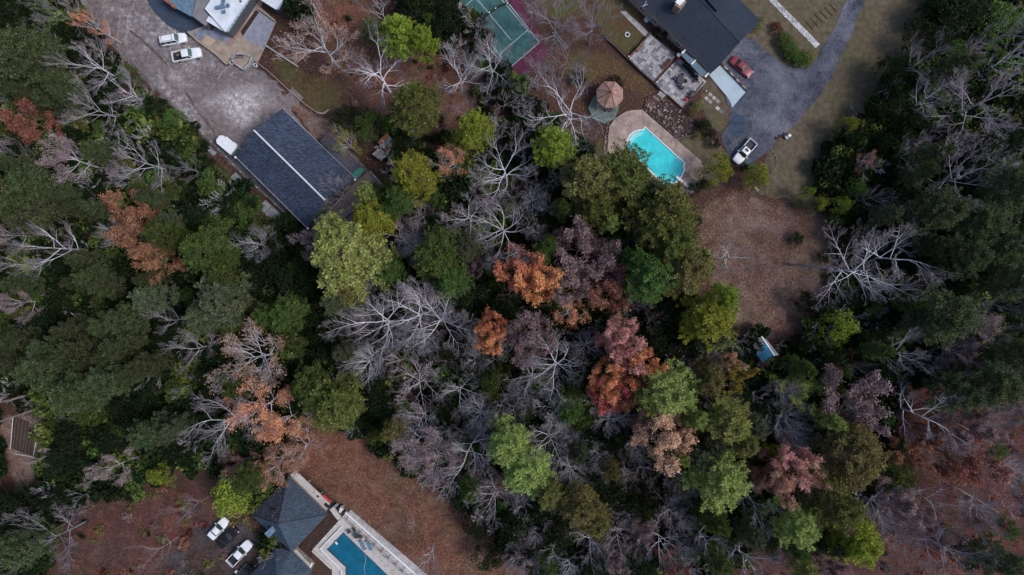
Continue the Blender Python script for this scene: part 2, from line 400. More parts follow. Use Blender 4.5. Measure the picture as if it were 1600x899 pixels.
M['glass_green'] = mat_glass('tinted_windscreen', (.07, .11, .10), .12)
M['tyre'] = mat_simple('tyre', (.02, .02, .02), .8)
M['lamp'] = mat_simple('lamp_lens', (.6, .6, .62), .2)
M['lamp_red'] = mat_simple('tail_lens', (.35, .02, .02), .3)

# ------------------------------------------------------------------ ground and zones
Zi = [0]
def nextz():
    Zi[0] += 1; return .004 * Zi[0]
g = MB(); n_ = 24
for j in range(n_ + 1):
    for i in range(n_ + 1): g.v.append((-330 + 660 * i / n_, -300 + 600 * j / n_, 0))
for j in range(n_):
    for i in range(n_):
        a = j * (n_ + 1) + i; g.f.append((a, a + 1, a + n_ + 2, a + n_ + 1))
tag(g.build('ground', M['ground']), kind='structure')

def resample(pts, step):
    out = []
    for i, p in enumerate(pts):
        q = pts[(i + 1) % len(pts)]; L = (q - p).length; k = max(1, int(L / step))
        for j in range(k): out.append(p.lerp(q, j / k))
    return out
def smooth_poly(pts, it=2):
    for _ in range(it):
        o = []
        for i, p in enumerate(pts):
            q = pts[(i + 1) % len(pts)]; o += [p.lerp(q, .25), p.lerp(q, .75)]
        pts = o
    return pts
def zone(name, pix, mat, fade=1.6, jit=.5, smooth=True, z=None, label=None):
    pts = [P(x, y).to_2d() for x, y in pix]
    pts = [Vector((p.x, p.y)) for p in pts]
    if smooth: pts = smooth_poly(pts)
    pts = resample(pts, 1.2)
    a = sum(pts[i].x * pts[(i+1) % len(pts)].y - pts[(i+1) % len(pts)].x * pts[i].y for i in range(len(pts)))
    if a < 0: pts.reverse()
    if jit:
        pts = [p + Vector((mnoise.noise(Vector((p.x * .5, p.y * .5, 3))), mnoise.noise(Vector((p.x * .5, p.y * .5, 9))))) * jit * 1.6 for p in pts]
    n = len(pts); z = nextz() if z is None else z
    A = np.array([(p.x, p.y) for p in pts]); B = np.roll(A, -1, axis=0)
    x0, y0 = A.min(0); x1, y1 = A.max(0); sp = max(.9, min(fade * .8, (x1 - x0 + y1 - y0) / 12))
    gx, gy = np.meshgrid(np.arange(x0, x1, sp), np.arange(y0, y1, sp)); Q = np.stack([gx.ravel(), gy.ravel()], 1)
    def bdist(Q):
        d = np.full(len(Q), 1e9); ins = np.zeros(len(Q), bool)
        for a, b in zip(A, B):
            ab = b - a; t = np.clip(((Q - a) @ ab) / max(ab @ ab, 1e-9), 0, 1); d = np.minimum(d, np.linalg.norm(Q - a - t[:, None] * ab, axis=1))
            if a[1] != b[1]:
                m = (a[1] > Q[:, 1]) != (b[1] > Q[:, 1]); ins ^= m & (Q[:, 0] < (b[0] - a[0]) * (Q[:, 1] - a[1]) / (b[1] - a[1]) + a[0])
        return d, ins
    d, ins = bdist(Q); Q = Q[ins & (d > sp * .45)]
    allp = pts + [Vector((float(x), float(y))) for x, y in Q]
    vo, eo, fo, *_r = delaunay_2d_cdt(allp, [(i, (i + 1) % n) for i in range(n)], [list(range(n))], 1, 1e-4)
    d, _i = bdist(np.array([(v.x, v.y) for v in vo]))
    fs = []
    for f in fo:
        ar = sum(vo[f[i]].x * vo[f[(i+1) % len(f)]].y - vo[f[(i+1) % len(f)]].x * vo[f[i]].y for i in range(len(f)))
        fs.append(tuple(f) if ar > 0 else tuple(f[::-1]))
    me = bpy.data.meshes.new(name); me.from_pydata([(v.x, v.y, z) for v in vo], [], fs)
    at = me.attributes.new('edge', 'FLOAT', 'POINT'); at.data.foreach_set('value', np.clip(d / fade, 0, 1).astype('f4'))
    me.materials.append(mat)
    o = bpy.data.objects.new(name, me); COL.objects.link(o); tag(o, kind='structure')
    return o

zone('lot', [(105,-40),(225,-40),(240,5),(262,38),(330,60),(368,92),(402,100),(440,135),(500,180),(545,232),(610,295),(560,345),(495,380),(430,326),(330,232),(250,153),(188,90),(158,55),(118,0)], M['lot'], 1.0, .2)
zone('swale', [(203,46),(222,60),(246,82),(276,118),(306,165),(337,207),(334,209),(303,168),(273,121),(243,85),(219,63),(200,49)], M['dirt_dark'], .3, .15, smooth=False)
zone('yard', [(425,110),(470,110),(500,150),(520,190),(500,185),(460,152),(428,122)], M['lawn_green'], 1.5)
zone('lawn', [(405,90),(440,78),(480,110),(520,120),(545,140),(535,175),(500,190),(470,160),(440,130)], M['lawn_green'], 2)
zone('dirt_path', [(430,130),(470,158),(505,186),(535,175),(560,180),(570,215),(530,225),(505,235),(470,200)], M['dirt'], 1.2)
zone('worn_patch', [(340,140),(352,118),(385,108),(420,118),(445,140),(470,165),(462,175),(420,180),(395,205),(372,235),(352,215),(318,185),(300,150)], M['pale'], 4.5, 2.2)
zone('worn_patch', [(245,105),(262,95),(285,105),(318,140),(300,160),(262,140)], M['pale'], 3.0, 1.6)
zone('lawn', [(1360,-40),(1450,-40),(1450,30),(1432,62),(1408,92),(1388,130),(1362,165),(1322,205),(1290,225),(1276,250),(1278,290),(1262,330),(1215,345),(1175,330),(1180,300),(1200,280),(1190,250),(1215,205),(1262,150),(1298,95),(1325,40)], M['lawn'], 2.2, .6)
zone('clearing', [(1085,330),(1120,300),(1170,290),(1230,320),(1290,325),(1335,360),(1312,400),(1288,450),(1275,510),(1245,535),(1200,535),(1150,520),(1125,480),(1095,440),(1080,380)], M['clearing'], 2.5, 1.0)
zone('lawn', [(1120,-40),(1330,-40),(1330,10),(1312,50),(1296,78),(1280,112),(1245,122),(1205,112),(1172,85),(1140,20)], M['lawn'], .8, .2)
zone('lawn', [(1092,135),(1110,118),(1130,150),(1142,170),(1140,188),(1128,212),(1112,200),(1096,168)], M['lawn'], .6, .1)
zone('lawn', [(1050,215),(1095,208),(1128,225),(1148,258),(1120,300),(1092,275),(1090,250)], M['lawn'], 1.2, .3)
zone('lawn', [(905,-40),(985,-40),(998,15),(1015,55),(985,92),(962,80),(930,50)], M['lawn_green'], 1.5, .3)
zone('lawn', [(815,-40),(905,-40),(935,5),(930,25),(880,40),(850,30)], M['lawn_green'], 1.5, .4)
zone('lawn', [(870,85),(930,70),(985,100),(1030,140),(1000,160),(960,120),(905,135),(870,125)], M['lawn_green'], 2, .6)
zone('lawn', [(928,215),(955,215),(965,245),(945,262),(925,250)], M['lawn_green'], 1.2, .3)
zone('clearing', [(440,700),(470,668),(520,660),(565,675),(600,705),(650,745),(700,785),(740,830),(800,860),(850,905),(860,950),(600,950),(560,830),(520,785),(470,745)], M['clearing_red'], 2.2, 1.0)
zone('clearing', [(140,780),(250,750),(330,745),(400,760),(400,950),(180,950),(100,870)], M['floor_red'], 4, 1.5)
zone('parking_court', [(262,850),(300,825),(345,800),(385,810),(420,850),(440,950),(230,950)], M['asphalt_leafy'], 1.8, .8)
zone('clearing', [(30,640),(70,650),(80,690),(60,740),(40,790),(15,760),(0,700),(-20,650)], M['clearing'], 2.5, .8)
zone('clearing', [(1400,580),(1500,570),(1640,600),(1640,950),(1130,950),(1160,860),(1300,820),(1400,740),(1380,650)], M['floor_red'], 4, 1.5)
zone('clearing', [(480,-30),(560,-40),(600,60),(690,80),(740,130),(760,190),(700,215),(640,240),(580,190),(540,130),(490,90)], M['clearing_red'], 3, 1.5)
# asphalt drive with its edge
drive = [(1120,108),(1162,58),(1178,60),(1189,73),(1207,89),(1225,102),(1243,107),(1264,104),(1277,92),(1283,74),(1293,65),(1302,47),(1310,28),(1322,0),(1336,-45),(1362,-45),(1353,0),(1344,18),(1333,47),(1323,69),(1313,88),(1300,120),(1274,158),(1260,174),(1234,203),(1216,216),(1205,233),(1185,247),(1174,258),(1160,259),(1145,254),(1129,225),(1127,213),(1139,193),(1141,176)]
zone('driveway', drive, M['asphalt'], .3, 0.08, smooth=False)
zone('driveway_patch', [(1137,201),(1142,184),(1150,178),(1160,181),(1166,188),(1166,198),(1160,208),(1151,214),(1141,211)], M['asphalt_blue'], .2, 0)
zone('apron', [(215,-40),(262,-40),(275,12),(300,27),(325,42),(322,56),(300,60),(262,40),(240,18)], M['asphalt_blue'], .4, .3, smooth=False)
zone('terrace', [(296,50),(322,40),(352,48),(390,-20),(420,-20),(408,12),(432,34),(414,76),(403,99),(392,92),(374,84),(360,100),(330,80)], M['concrete_tan'], .2, 0, smooth=False)
zone('terrace_paving', [(380,58),(405,16),(431,34),(413,75),(396,68)], mat_simple('blue_grey_paving', (.26, .27, .33), .8, .2, 1), .2, 0, smooth=False)
zone('terrace_paving', [(314,68),(323,55),(338,64),(325,76)], mat_simple('sand_paving', (.46, .34, .25), .8, .12, 1), .1, 0, smooth=False)
zone('terrace_paving', [(300,52),(325,42),(352,52),(362,66),(340,64),(322,55),(314,66)], mat_simple('slate_paving', (.20, .22, .29), .8, .25, 1), .1, 0, smooth=False)
zone('brick_walk', [(354,70),(382,28),(387,32),(364,72)], mat_simple('pink_brick_walk', (.30, .2, .17), .8, .25, 3), .1, 0, smooth=False)
zone('planting_bed', [(376,50),(400,16),(405,20),(380,57)], M['mulch'], .1, 0, smooth=False)
zone('path', [(968,18),(978,18),(1016,54),(1009,59)], M['concrete'], .2, .1, smooth=False)
zone('path', [(857,48),(854,43),(897,21),(926,-3),(932,1),(902,25)], M['asphalt_leafy'], .2, .1, smooth=False)
# garden bed rows at the far left
gb = thing('garden_bed', 'dark dug vegetable bed with furrows inside a low white edging', 'garden bed', P(32, 680))
b = MB()
cs = [P(16, 700).to_2d(), P(22, 650).to_2d(), P(58, 665).to_2d(), P(51, 712).to_2d()]
b.prism(cs, 0.03, .12); b.build('soil', M['mulch'], gb)
for k in range(7):
    t = (k + .5) / 7; a = P(17 + 34 * t, 700 + 11 * t, .24); c = P(22 + 36 * t, 652 + 14 * t, .24)
    b = MB(); b.tube([a.lerp(c, q / 6) + Vector((random.Random(k * 7 + q).uniform(-.08, .08), 0, -.1)) for q in range(7)], [.2] * 7, 6); b.build('furrow', M['wood_dark'], gb)
for a, c in (((16,702),(20,652)), ((24,710),(51,714)), ((52,712),(56,690))):
    b = MB(); b.bar(P(*a, .2), P(*c, .2), .08, .15); b.build('edging', M['white'], gb)

# ------------------------------------------------------------------ buildings
def ctr(pts):
    return sum((Vector(p) for p in pts), Vector((0, 0, 0))) / len(pts)
def slab(parent, name, pts, mat, th=.18):
    """a roof plane with thickness; pts are world points in order"""
    b = MB(); n = len(pts); b.v = [tuple(p) for p in pts] + [(p[0], p[1], p[2] - th) for p in pts]
    nrm = (Vector(pts[1]) - Vector(pts[0])).cross(Vector(pts[2]) - Vector(pts[0]))
    idx = list(range(n))
    if nrm.z < 0: idx.reverse()
    b.f = [tuple(idx), tuple(n + i for i in idx[::-1])] + [(idx[(k+1) % n], idx[k], n + idx[k], n + idx[(k+1) % n]) for k in range(n)]
    return b.build(name, mat, parent)
def inset_poly(pts, d):
    c = ctr([(p[0], p[1], 0) for p in pts]); out = []
    for p in pts:
        v = Vector((p[0] - c.x, p[1] - c.y)); L = v.length; v = v * ((L - d) / L); out.append((c.x + v.x, c.y + v.y))
    return out
def wall_ring(parent, pts, z0, z1, mat, win=None, door=None, winmat=None):
    """one wall object per side with framed windows set proud of it"""
    n = len(pts)
    for i in range(n):
        a = Vector((pts[i][0], pts[i][1], 0)); c = Vector((pts[(i+1) % n][0], pts[(i+1) % n][1], 0))
        b = MB(); b.bar(a + Vector((0, 0, z1)), c + Vector((0, 0, z1)), .2, z1 - z0)
        wl = b.build('wall', mat, parent)
        L = (c - a).length; t = (c - a).normalized(); cc = ctr([(p[0], p[1], 0) for p in pts]); nrm = Vector((t.y, -t.x, 0))
        if nrm.dot(a - cc) < 0: nrm = -nrm
        k = int(L / 3.2) if win is None else 0
        for j in range(k):
            p = a + t * (L * (j + .5) / k) + nrm * .13
            isdoor = door is not None and i == door and j == k // 2
            if isdoor:
                b = MB(); b.box((p.x, p.y, z0 + .05), (1.0, .06, 2.05), math.atan2(t.y, t.x)); b.build('door', M['wood_dark'], parent)
            else:
                b = MB(); rz = math.atan2(t.y, t.x)
                for dz, hh in ((.95, .08), (2.1, .08)): b.box((p.x, p.y, z0 + dz), (1.2, .08, hh), rz)
                for dx in (-.56, 0, .56): b.box((p.x + t.x * dx, p.y + t.y * dx, z0 + 1.03), (.08, .08, 1.07), rz)
                fo = b.build('window', M['white'], parent)
                b = MB(); b.box((p.x, p.y, z0 + 1.03), (1.04, .03, 1.07), rz)
                b.build('pane', M['glass'], fo)

# --- barn
root = thing('barn', 'long barn with streaky dark blue shingle roof and white ridge beside the dirt lot', 'barn', P(462, 262))
ez, rzz = 4.0, 6.6
A, B_, C_, D_ = P(441,170,ez), P(555,280,ez), P(481,356,ez), P(369,245,ez)
r0, r1 = P(397,204,rzz), P(508,313,rzz)
slab(root, 'roof_slope', [A, B_, r1, r0], M['roof_barn']); slab(root, 'roof_slope', [r0, r1, C_, D_], M['roof_barn'])
b = MB(); b.tube([r0 + Vector((0,0,.06)), r1 + Vector((0,0,.06))], [.16, .16], 6, True); b.build('ridge_cap', M['white'], root)
for p0, p1 in ((A, B_), (D_, C_)):
    b = MB(); b.bar(p0 + Vector((0,0,.0)), p1 + Vector((0,0,.0)), .16, .14)
    for v in range(len(b.v)): b.v[v] = (b.v[v][0] + (.12 if p0 is A else -.12), b.v[v][1] + (.1 if p0 is A else -.1), b.v[v][2] - .12)
    b.build('gutter', M['tin'], root)
for q in ((555,281),(481,357),(368,246)):
    b = MB(); p = P(*q, 4.1); b.box((p.x, p.y, 3.95), (.35, .35, .25), .8); b.build('downpipe_head', M['white'], root)
bp = inset_poly([A, B_, C_, D_], .7); wall_ring(root, bp, 0, 3.8, M['wall_green'], door=1)
for e0, e1, rr, nm in ((A, D_, r0, 'gable'), (B_, C_, r1, 'gable')):
    c = ctr([A, B_, C_, D_]); f = .96
    tri = [Vector((c.x + (p.x - c.x) * f, c.y + (p.y - c.y) * f, p.z - .22)) for p in (e0, e1, rr)]
    b = MB(); b.v = [tuple(p) for p in tri] + [(p.x + .05, p.y + .05, p.z) for p in tri]
    b.f = [(0,1,2),(3,5,4),(0,3,4,1),(1,4,5,2),(2,5,3,0)]; b.build('gable', M['wall_green'], root)
b = MB(); p = P(500, 299, 5.9); b.cyl((p.x, p.y, 5.9), .12, .5, 8); b.build('vent_pipe', M['white'], root)
# lean-to
root = thing('lean_to', 'low blue grey lean-to roof with green corner along the barn', 'lean-to', P(535, 240))
L4 = [P(500,221,2.7), P(512,208,2.3), P(570,264,2.3), P(557,279,2.7)]
slab(root, 'roof', L4, mat_zone('lean_to_roof', [(.3, (.045, .058, .088)), (.7, (.095, .115, .165))], 1.4, [(.3, (.07, .055, .055)), (.7, (.13, .105, .11))], .3, edge=False), .12)
M['green_panel'] = mat_simple('green_panel', (.04, .26, .18), .6, .2)
slab(root, 'corner_panel', [P(549,273,2.78), P(563,262,2.5), P(570,265,2.42), P(557,280,2.8)], M['green_panel'], .05)
for q in ((513,211),(541,238),(568,264)):
    p = P(*q, 0); b = MB(); b.box((p.x - .2, p.y - .2, 0), (.14, .14, 2.15), .8); b.build('post', M['wood'], root)
# slab and retaining wall behind the barn
root = thing('loading_pad', 'concrete pad with low walls at the lower end of the barn', 'concrete pad', P(560, 310))
b = MB(); b.prism([P(x, y).to_2d() for x, y in ((558,284),(578,268),(599,291),(526,347),(484,360))], .05, .45); b.build('pad', M['concrete_tan'], root)
for a, c in (((578,268),(599,291)), ((599,291),(577,309)), ((577,309),(528,346))):
    b = MB(); b.bar(P(*a, 1.2), P(*c, 1.2), .25, 1.15); b.build('wall', M['concrete'], root)
b = MB(); b.bar(P(574,309,1.26), P(595,294,1.26), .22, .06); b.build('wall_cap', M['white'], root)

# --- railing along the lot
line = [(163,52),(193,83),(250,143),(303,197),(330,222),(387,280),(430,319),(489,371)]
root = thing('railing', 'long pipe railing with white post caps along the lower left edge of the dirt lot', 'railing', P(330, 222))
tot = 0
for (a, c) in zip(line[:-1], line[1:]):
    pa, pc = P(*a, 1.1), P(*c, 1.1); L = (pc - pa).length
    for zz in (1.1, .55):
        b = MB(); b.tube([Vector((pa.x, pa.y, zz)), Vector((pc.x, pc.y, zz))], [.05, .05], 6); b.build('rail', M['metal'], root)
    k = max(1, int(L / 1.9))
    for j in range(k):
        p = pa.lerp(pc, j / k); b = MB(); b.cyl((p.x, p.y, 0), .05, 1.12, 6); po = b.build('post', M['metal'], root)
        if a[0] >= 300:
            b = MB(); b.cyl((p.x, p.y, 1.12), .11, .06, 8, .08); b.build('post_cap', M['white'], po)
b = MB()
root = thing('retaining_wall', 'dark concrete retaining wall panels below the railing', 'wall', P(410, 315))
for (a, c) in zip(line[4:-1], line[5:]):
    k = 4
    for j in range(k):
        q0 = (a[0] + (c[0] - a[0]) * j / k - 4, a[1] + (c[1] - a[1]) * j / k + 4); q1 = (a[0] + (c[0] - a[0]) * (j + .93) / k - 4, a[1] + (c[1] - a[1]) * (j + .93) / k + 4)
        w0 = 5 + 10 * (q0[1] - 222) / 150
        b = MB(); b.prism([P(*q0).to_2d(), P(*q1).to_2d(), P(q1[0] - w0, q1[1] + w0).to_2d(), P(q0[0] - w0, q0[1] + w0).to_2d()], .0, .22 + .05 * (j % 2)); b.build('panel', M['asphalt_leafy'] if j % 3 else M['tin'], root)

# --- rusty sheds by the barn
root = thing('rusty_shed', 'small shed with tin roof striped in rust right of the barn', 'shed', P(606, 222))
T = [P(604,208,2.9), P(620,226,2.9), P(605,238,2.5), P(590,222,2.5)]
for k in range(3):
    a0, a1 = T[0].lerp(T[1], k / 3), T[0].lerp(T[1], (k + .97) / 3); b0, b1 = T[3].lerp(T[2], k / 3), T[3].lerp(T[2], (k + .97) / 3)
    slab(root, 'roof_sheet', [a0, a1, b1, b0], (M['rust'], M['tin'], M['rust'])[k], .05)
wall_ring(root, inset_poly(T, .35), 0, 2.4, M['wood_dark'])
root = thing('grey_shed', 'low weathered grey shed roof tangled in branches below the rusty shed', 'shed', P(594, 240))
T = [P(591,233,2.1), P(605,241,2.1), P(596,252,1.9), P(581,241,1.9)]
for k in range(4):
    a0, a1 = T[0].lerp(T[1], k / 4), T[0].lerp(T[1], (k + .96) / 4); b0, b1 = T[3].lerp(T[2], k / 4), T[3].lerp(T[2], (k + .96) / 4)
    slab(root, 'roof_sheet', [a0, a1, b1, b0], (M['tin'], M['wood'])[k % 2], .05)
wall_ring(root, inset_poly(T, .3), 0, 1.85, M['wood_dark'])

# --- blue tarp shed
root = thing('tarp_shed', 'small shed with a blue tarp over its roof at the edge of the clearing', 'shed', P(1193, 550))
r0, r1 = P(1190,526,3.4), P(1210,556,3.4)
a0, a1, a2 = P(1172,535,2.3), P(1179,552,2.3), P(1192,566,2.3)
c0, c1 = P(1198,531,2.9), P(1217,555,2.9)
mid = r0.lerp(r1, .35)
slab(root, 'roof_slope', [r0, mid, a1, a0], M['tin'], .08); slab(root, 'roof_slope', [r0, r1, c1, c0], M['tin'], .08)
tp = slab(root, 'tarp', [mid + Vector((0,0,.03)), r1 + Vector((-.2,.2,.03)), a2 + Vector((0,0,.05)), a1 + Vector((0,0,.05))], M['tarp'], .05)
b = MB(); b.bar(r0 + Vector((0,0,.1)), r1 + Vector((0,0,.1)), .22, .1); b.build('ridge_board', M['white'], root)
slab(root, 'porch_roof', [P(1206,558,1.9), P(1216,560,1.9), P(1212,578,1.7), P(1194,572,1.7)], M['rust'], .06)
wall_ring(root, inset_poly([a0, a2, P(1208,557,2), P(1192,530,2)], .3), 0, 2.2, M['wood'])

# --- house at the top left
root = thing('white_roofed_house', 'house with white flat roof terrace and stepped grey roofs at top left', 'house', P(345, 15))
def flat(parent, name, pix, z, mat, th=.3, walls=None):
    pts = [P(x, y, z) for x, y in pix]; o = slab(parent, name, pts, mat, th)
    if walls: 
        ins = inset_poly(pts, .25); wall_ring(parent, ins, 0, z - th, walls) if walls != 'plain' else wall_ring(parent, ins, 0, z - th, M['wall_slate'], win=0)
    return o
flat(root, 'flat_roof', [(320,14),(327,3),(333,-8),(352,-45),(415,-45),(387,0),(352,50)][:7], 3.6, M['white_roof'], .3, 'plain')
flat(root, 'lower_ledge', [(326,25),(350,39),(351,50),(322,33)], 3.1, M['white_roof'], .2)
flat(root, 'side_roof', [(300,25),(308,-5),(318,-45),(346,-45),(326,5),(319,15),(328,27),(321,41)], 2.9, M['roof_grey'], .25, 'plain')
flat(root, 'blue_roof', [(235,-45),(258,-3),(275,13),(299,26),(307,-6),(317,-45)], 2.8, M['roof_tl'], .25, 'plain')
flat(root, 'porch_step', [(321,36),(328,38),(330,43),(325,45)], .5, M['white'], .4)
for k in range(9):
    t0, t1 = k / 9, (k + .86) / 9; a, c = Vector((353.5, 49)), Vector((390, -5))
    q0, q1 = a.lerp(c, t0), a.lerp(c, t1)
    slab(root, 'skylight', [P(q0.x, q0.y, 3.4), P(q1.x, q1.y, 3.4), P(q1.x + 3, q1.y + 1.6, 3.0), P(q0.x + 3, q0.y + 1.6, 3.0)], M['glasspan'], .08)
b = MB(); p = P(377, 3, 3.6); b.cyl((p.x, p.y, 3.6), .15, .5, 8); b.build('vent_pipe', M['dark_metal'], root)
b = MB()
rr = random.Random(5)
for k in range(160):
    t = rr.random(); q = Vector((256, -2)).lerp(Vector((275, 13)), t); p = P(q.x + rr.uniform(-1.5, 1.5), q.y + rr.uniform(-1.2, 1.2), 2.9)
    s_ = .14; a = rr.random() * 6.3; dx, dy = s_ * math.cos(a), s_ * math.sin(a); b.add([(p.x-dx, p.y-dy, p.z+rr.random()*.08), (p.x+dy, p.y-dx, p.z+.05), (p.x+dx, p.y+dy, p.z+rr.random()*.08), (p.x-dy, p.y+dx, p.z+.03)], [(0,1,2,3)])
tag(b.build('gutter_leaves', M['rust'], root), kind='stuff')
root = thing('outbuilding', 'small outbuilding with bright white roof at the top edge beside the bare trees', 'outbuilding', P(430, 0))
flat(root, 'flat_roof', [(407,0),(431,15),(445,-3),(460,-30),(425,-40)], 3.0, M['white_roof'], .25, 'plain')
for k in range(3):
    a, c = Vector((432, 14)), Vector((447, -8)); q0, q1 = a.lerp(c, k / 3), a.lerp(c, (k + .85) / 3)
    slab(root, 'skylight', [P(q0.x, q0.y, 2.9), P(q1.x, q1.y, 2.9), P(q1.x + 3, q1.y + 1.6, 2.6), P(q0.x + 3, q0.y + 1.6, 2.6)], M['glasspan'], .08)
def wall_thing(name, label, cat, pts, h, w_, mat, cap=None, z0=0, part='wall'):
    c = ctr([P(*p) for p in pts]); root = thing(name, label, cat, (c.x, c.y, 0))
    for a, d_ in zip(pts[:-1], pts[1:]):
        b = MB(); b.bar(P(*a, 0) + Vector((0,0,h)), P(*d_, 0) + Vector((0,0,h)), w_, h - z0); b.build(part, mat, root)
        if cap:
            b = MB(); b.bar(P(*a, 0) + Vector((0,0,h + .06)), P(*d_, 0) + Vector((0,0,h + .06)), w_ + .1, .06); b.build('cap', cap, root)
    return root
wall_thing('garden_wall', 'pale wall around the upper side of the grey paved court', 'wall', [(405,15),(431,34)], .7, .3, M['concrete_tan'])
wall_thing('garden_wall', 'pale low wall running from the paved court towards the leafy yard', 'wall', [(417,73),(440,88),(466,105)], .6, .3, M['concrete'])
wall_thing('garden_wall', 'thin kerb wall dividing the leafy yard from the barn approach', 'wall', [(400,97),(420,112),(450,140),(478,164),(497,177)], .4, .13, M['concrete_tan'])
wall_thing('terrace_wall', 'dark edged retaining wall of the terrace beside the white pickup', 'wall', [(297,52),(312,66),(340,86),(358,103)], .8, .35, M['wood_dark'], M['concrete_tan'])
wall_thing('edging', 'short curved edging at the end of the barn approach lawn', 'edging', [(497,177),(506,178),(514,172)], .3, .25, M['concrete'])
# hexagonal planter with bench
root = thing('stone_planter', 'angular stone planter with a bench between two white rings', 'planter', P(376, 96))
hx = [(361,92),(374,83),(393,88),(389,100),(380,108),(369,101)]
for a, c in zip(hx, hx[1:] + hx[:1]):
    b = MB(); b.bar(P(*a, .9), P(*c, .9), .35, .9); b.build('wall', M['concrete'], root)
b = MB(); b.prism([P(*p).to_2d() for p in hx], .05, .6); b.build('fill', M['concrete_tan'], root)
root = thing('bench', 'dark bench standing on the angular stone planter', 'bench', P(374, 88, .6) )
b = MB(); p = P(374, 87.5, 1.0); b.box((p.x, p.y, .98), (1.4, .45, .06), .08); b.build('seat', M['dark_metal'], root)
b = MB(); b.box((p.x, p.y - .28, 1.0), (1.4, .08, .45), .08); b.build('backrest', M['tin'], root)
for s_ in (-.55, .55):
    b = MB(); b.box((p.x + s_, p.y, .62), (.08, .4, .36), .08); b.build('leg', M['dark_metal'], root)
for i, q in enumerate(((363,99),(400,103))):
    p = P(*q); t = thing('ring_pot', ('white rimmed round pot left of the angular stone planter', 'white rimmed round pot beside the blue slatted pallet')[i], 'pot', p, 0, 'white rimmed pots by the terrace')
    b = MB(); b.ring((0,0,0), .24, .38, .4, 14); b.build('rim', M['stone_white'], t, world=False)
    b = MB(); b.cyl((0,0,.02), .235, .2, 14); b.build('soil', M['black'], t, world=False)
p = P(393,100); root = thing('pallet', 'blue slatted pallet leaning by the terrace edge', 'pallet', p, R(35))
for k in range(5):
    b = MB(); b.box((-.5 + .25 * k, 0, .25), (.14, 1.0, .04)); b.build('slat', M['blue_cloth'] if k % 2 else M['stone_white'], root, world=False)
for k in (-1, 1):
    b = MB(); b.box((0, k * .4, .02), (1.2, .1, .22)); b.build('bearer', M['blue_cloth'], root, world=False)

# rooftop and patio furniture prototypes
def round_table(label, loc, r=.55, mat='dark_metal', group=None, top=None):
    t = thing('round_table', label, 'table', loc, 0, group)
    b = MB(); b.cyl((0,0,.70), r, .04, 20); b.build('table_top', M[top or mat], t, world=False)
    b = MB(); b.cyl((0,0,0), .05, .70, 8); b.build('pedestal', M[mat], t, world=False)
    b = MB(); b.cyl((0,0,0), r * .5, .03, 12); b.build('foot', M[mat], t, world=False)
    return t
def chair(label, loc, rz, mat='dark_metal', group=None, w_=.55):
    t = thing('patio_chair', label, 'chair', loc, rz, group)
    b = MB(); b.box((0,0,.42), (w_, w_, .07)); b.build('seat', M[mat], t, world=False)
    b = MB(); b.box((-w_/2 - .02,0,.45), (.08, w_, .5)); b.build('backrest', M[mat], t, world=False)
    for sx in (-1, 1):
        for sy in (-1, 1):
            b = MB(); b.box((sx*w_*.42, sy*w_*.42, 0), (.05, .05, .42)); b.build('leg', M[mat], t, world=False)
    for sy in (-1, 1):
        b = MB(); b.box((0, sy*w_*.52, .62), (w_, .06, .04)); b.build('armrest', M[mat], t, world=False)
    return t
pt = P(350, 12, 3.6); pt.z = 3.6
round_table('blue round table on the white roof terrace', pt, .5, 'blue_cloth')
nm = ['above', 'left of', 'below', 'right of']
for i, (dx, dy) in enumerate(((.1, .95), (-.9, -.2), (.15, -.95), (.9, .15))):
    chair('blue chair %s the round table on the white roof' % nm[i], pt + Vector((dx, dy, 0)), math.atan2(-dy, -dx) , 'blue_cloth', 'blue chairs on the white roof terrace')

# --- tennis court
zone('court_surround', [(690,-45),(728,40),(762,78),(812,127),(860,84),(822,18),(800,-45)], M['court_maroon'], .2, 0, smooth=False)
ct = zone('tennis_court', [(674,-45),(792,110.6),(843,67),(754,-45)], M['court_green'], .1, 0, smooth=False)
zl = nextz()
def stripe(a, c, w_=.09):
    b = MB(); a, c = P(*a), P(*c); t = (c - a).normalized(); n = Vector((-t.y, t.x, 0)) * (w_ / 2)
    b.add([(p.x, p.y, zl) for p in (a - n, c - n, c + n, a + n)], [(0,1,2,3)])
    tag(b.build('court_line', M['line']), kind='structure')
dv = Vector((57, 73)).normalized()
for a, c in (((674.5,-40),(792,110.2)), ((684,-40),(786,94)), ((696,-60),(799,63.6)), ((748,-43),(828,52.5)), ((756,-43),(843,67)), ((792,110.2),(843,67)), ((779.5,86),(824,48)), ((719,17),(742,-3))): 
    stripe(a, c)
root = thing('tennis_net', 'sagging black tennis net with white band across the green court', 'net', P(772, 15))
pts = [(748.5,39),(753,29),(765,19),(782,7.5),(798,2)]
P3 = [P(x, y, 1.0) for x, y in pts]
for i, p in enumerate((P3[0], P3[-1])):
    b = MB(); b.cyl((p.x, p.y, 0), .06, 1.1, 8); b.build('post', M['dark_metal'], root)
b = MB()
for a, c in zip(P3[:-1], P3[1:]):
    b.bar(a, c, .10, .10)
b.build('band', M['dark_metal'], root)
b = MB()
for a, c in zip(P3[:-1], P3[1:]):
    b.bar(a - Vector((0,0,.1)), c - Vector((0,0,.1)), .03, .85)
b.build('mesh_panel', M['black'], root)
for q in ((749,36),(754,30),(764.5,19.5),(774.5,13),(793,5)):
    b = MB(); p = P(*q, 1.04); b.box((p.x, p.y, .98), (.3, .2, .08), .8); b.build('band_tape', M['white'], root)

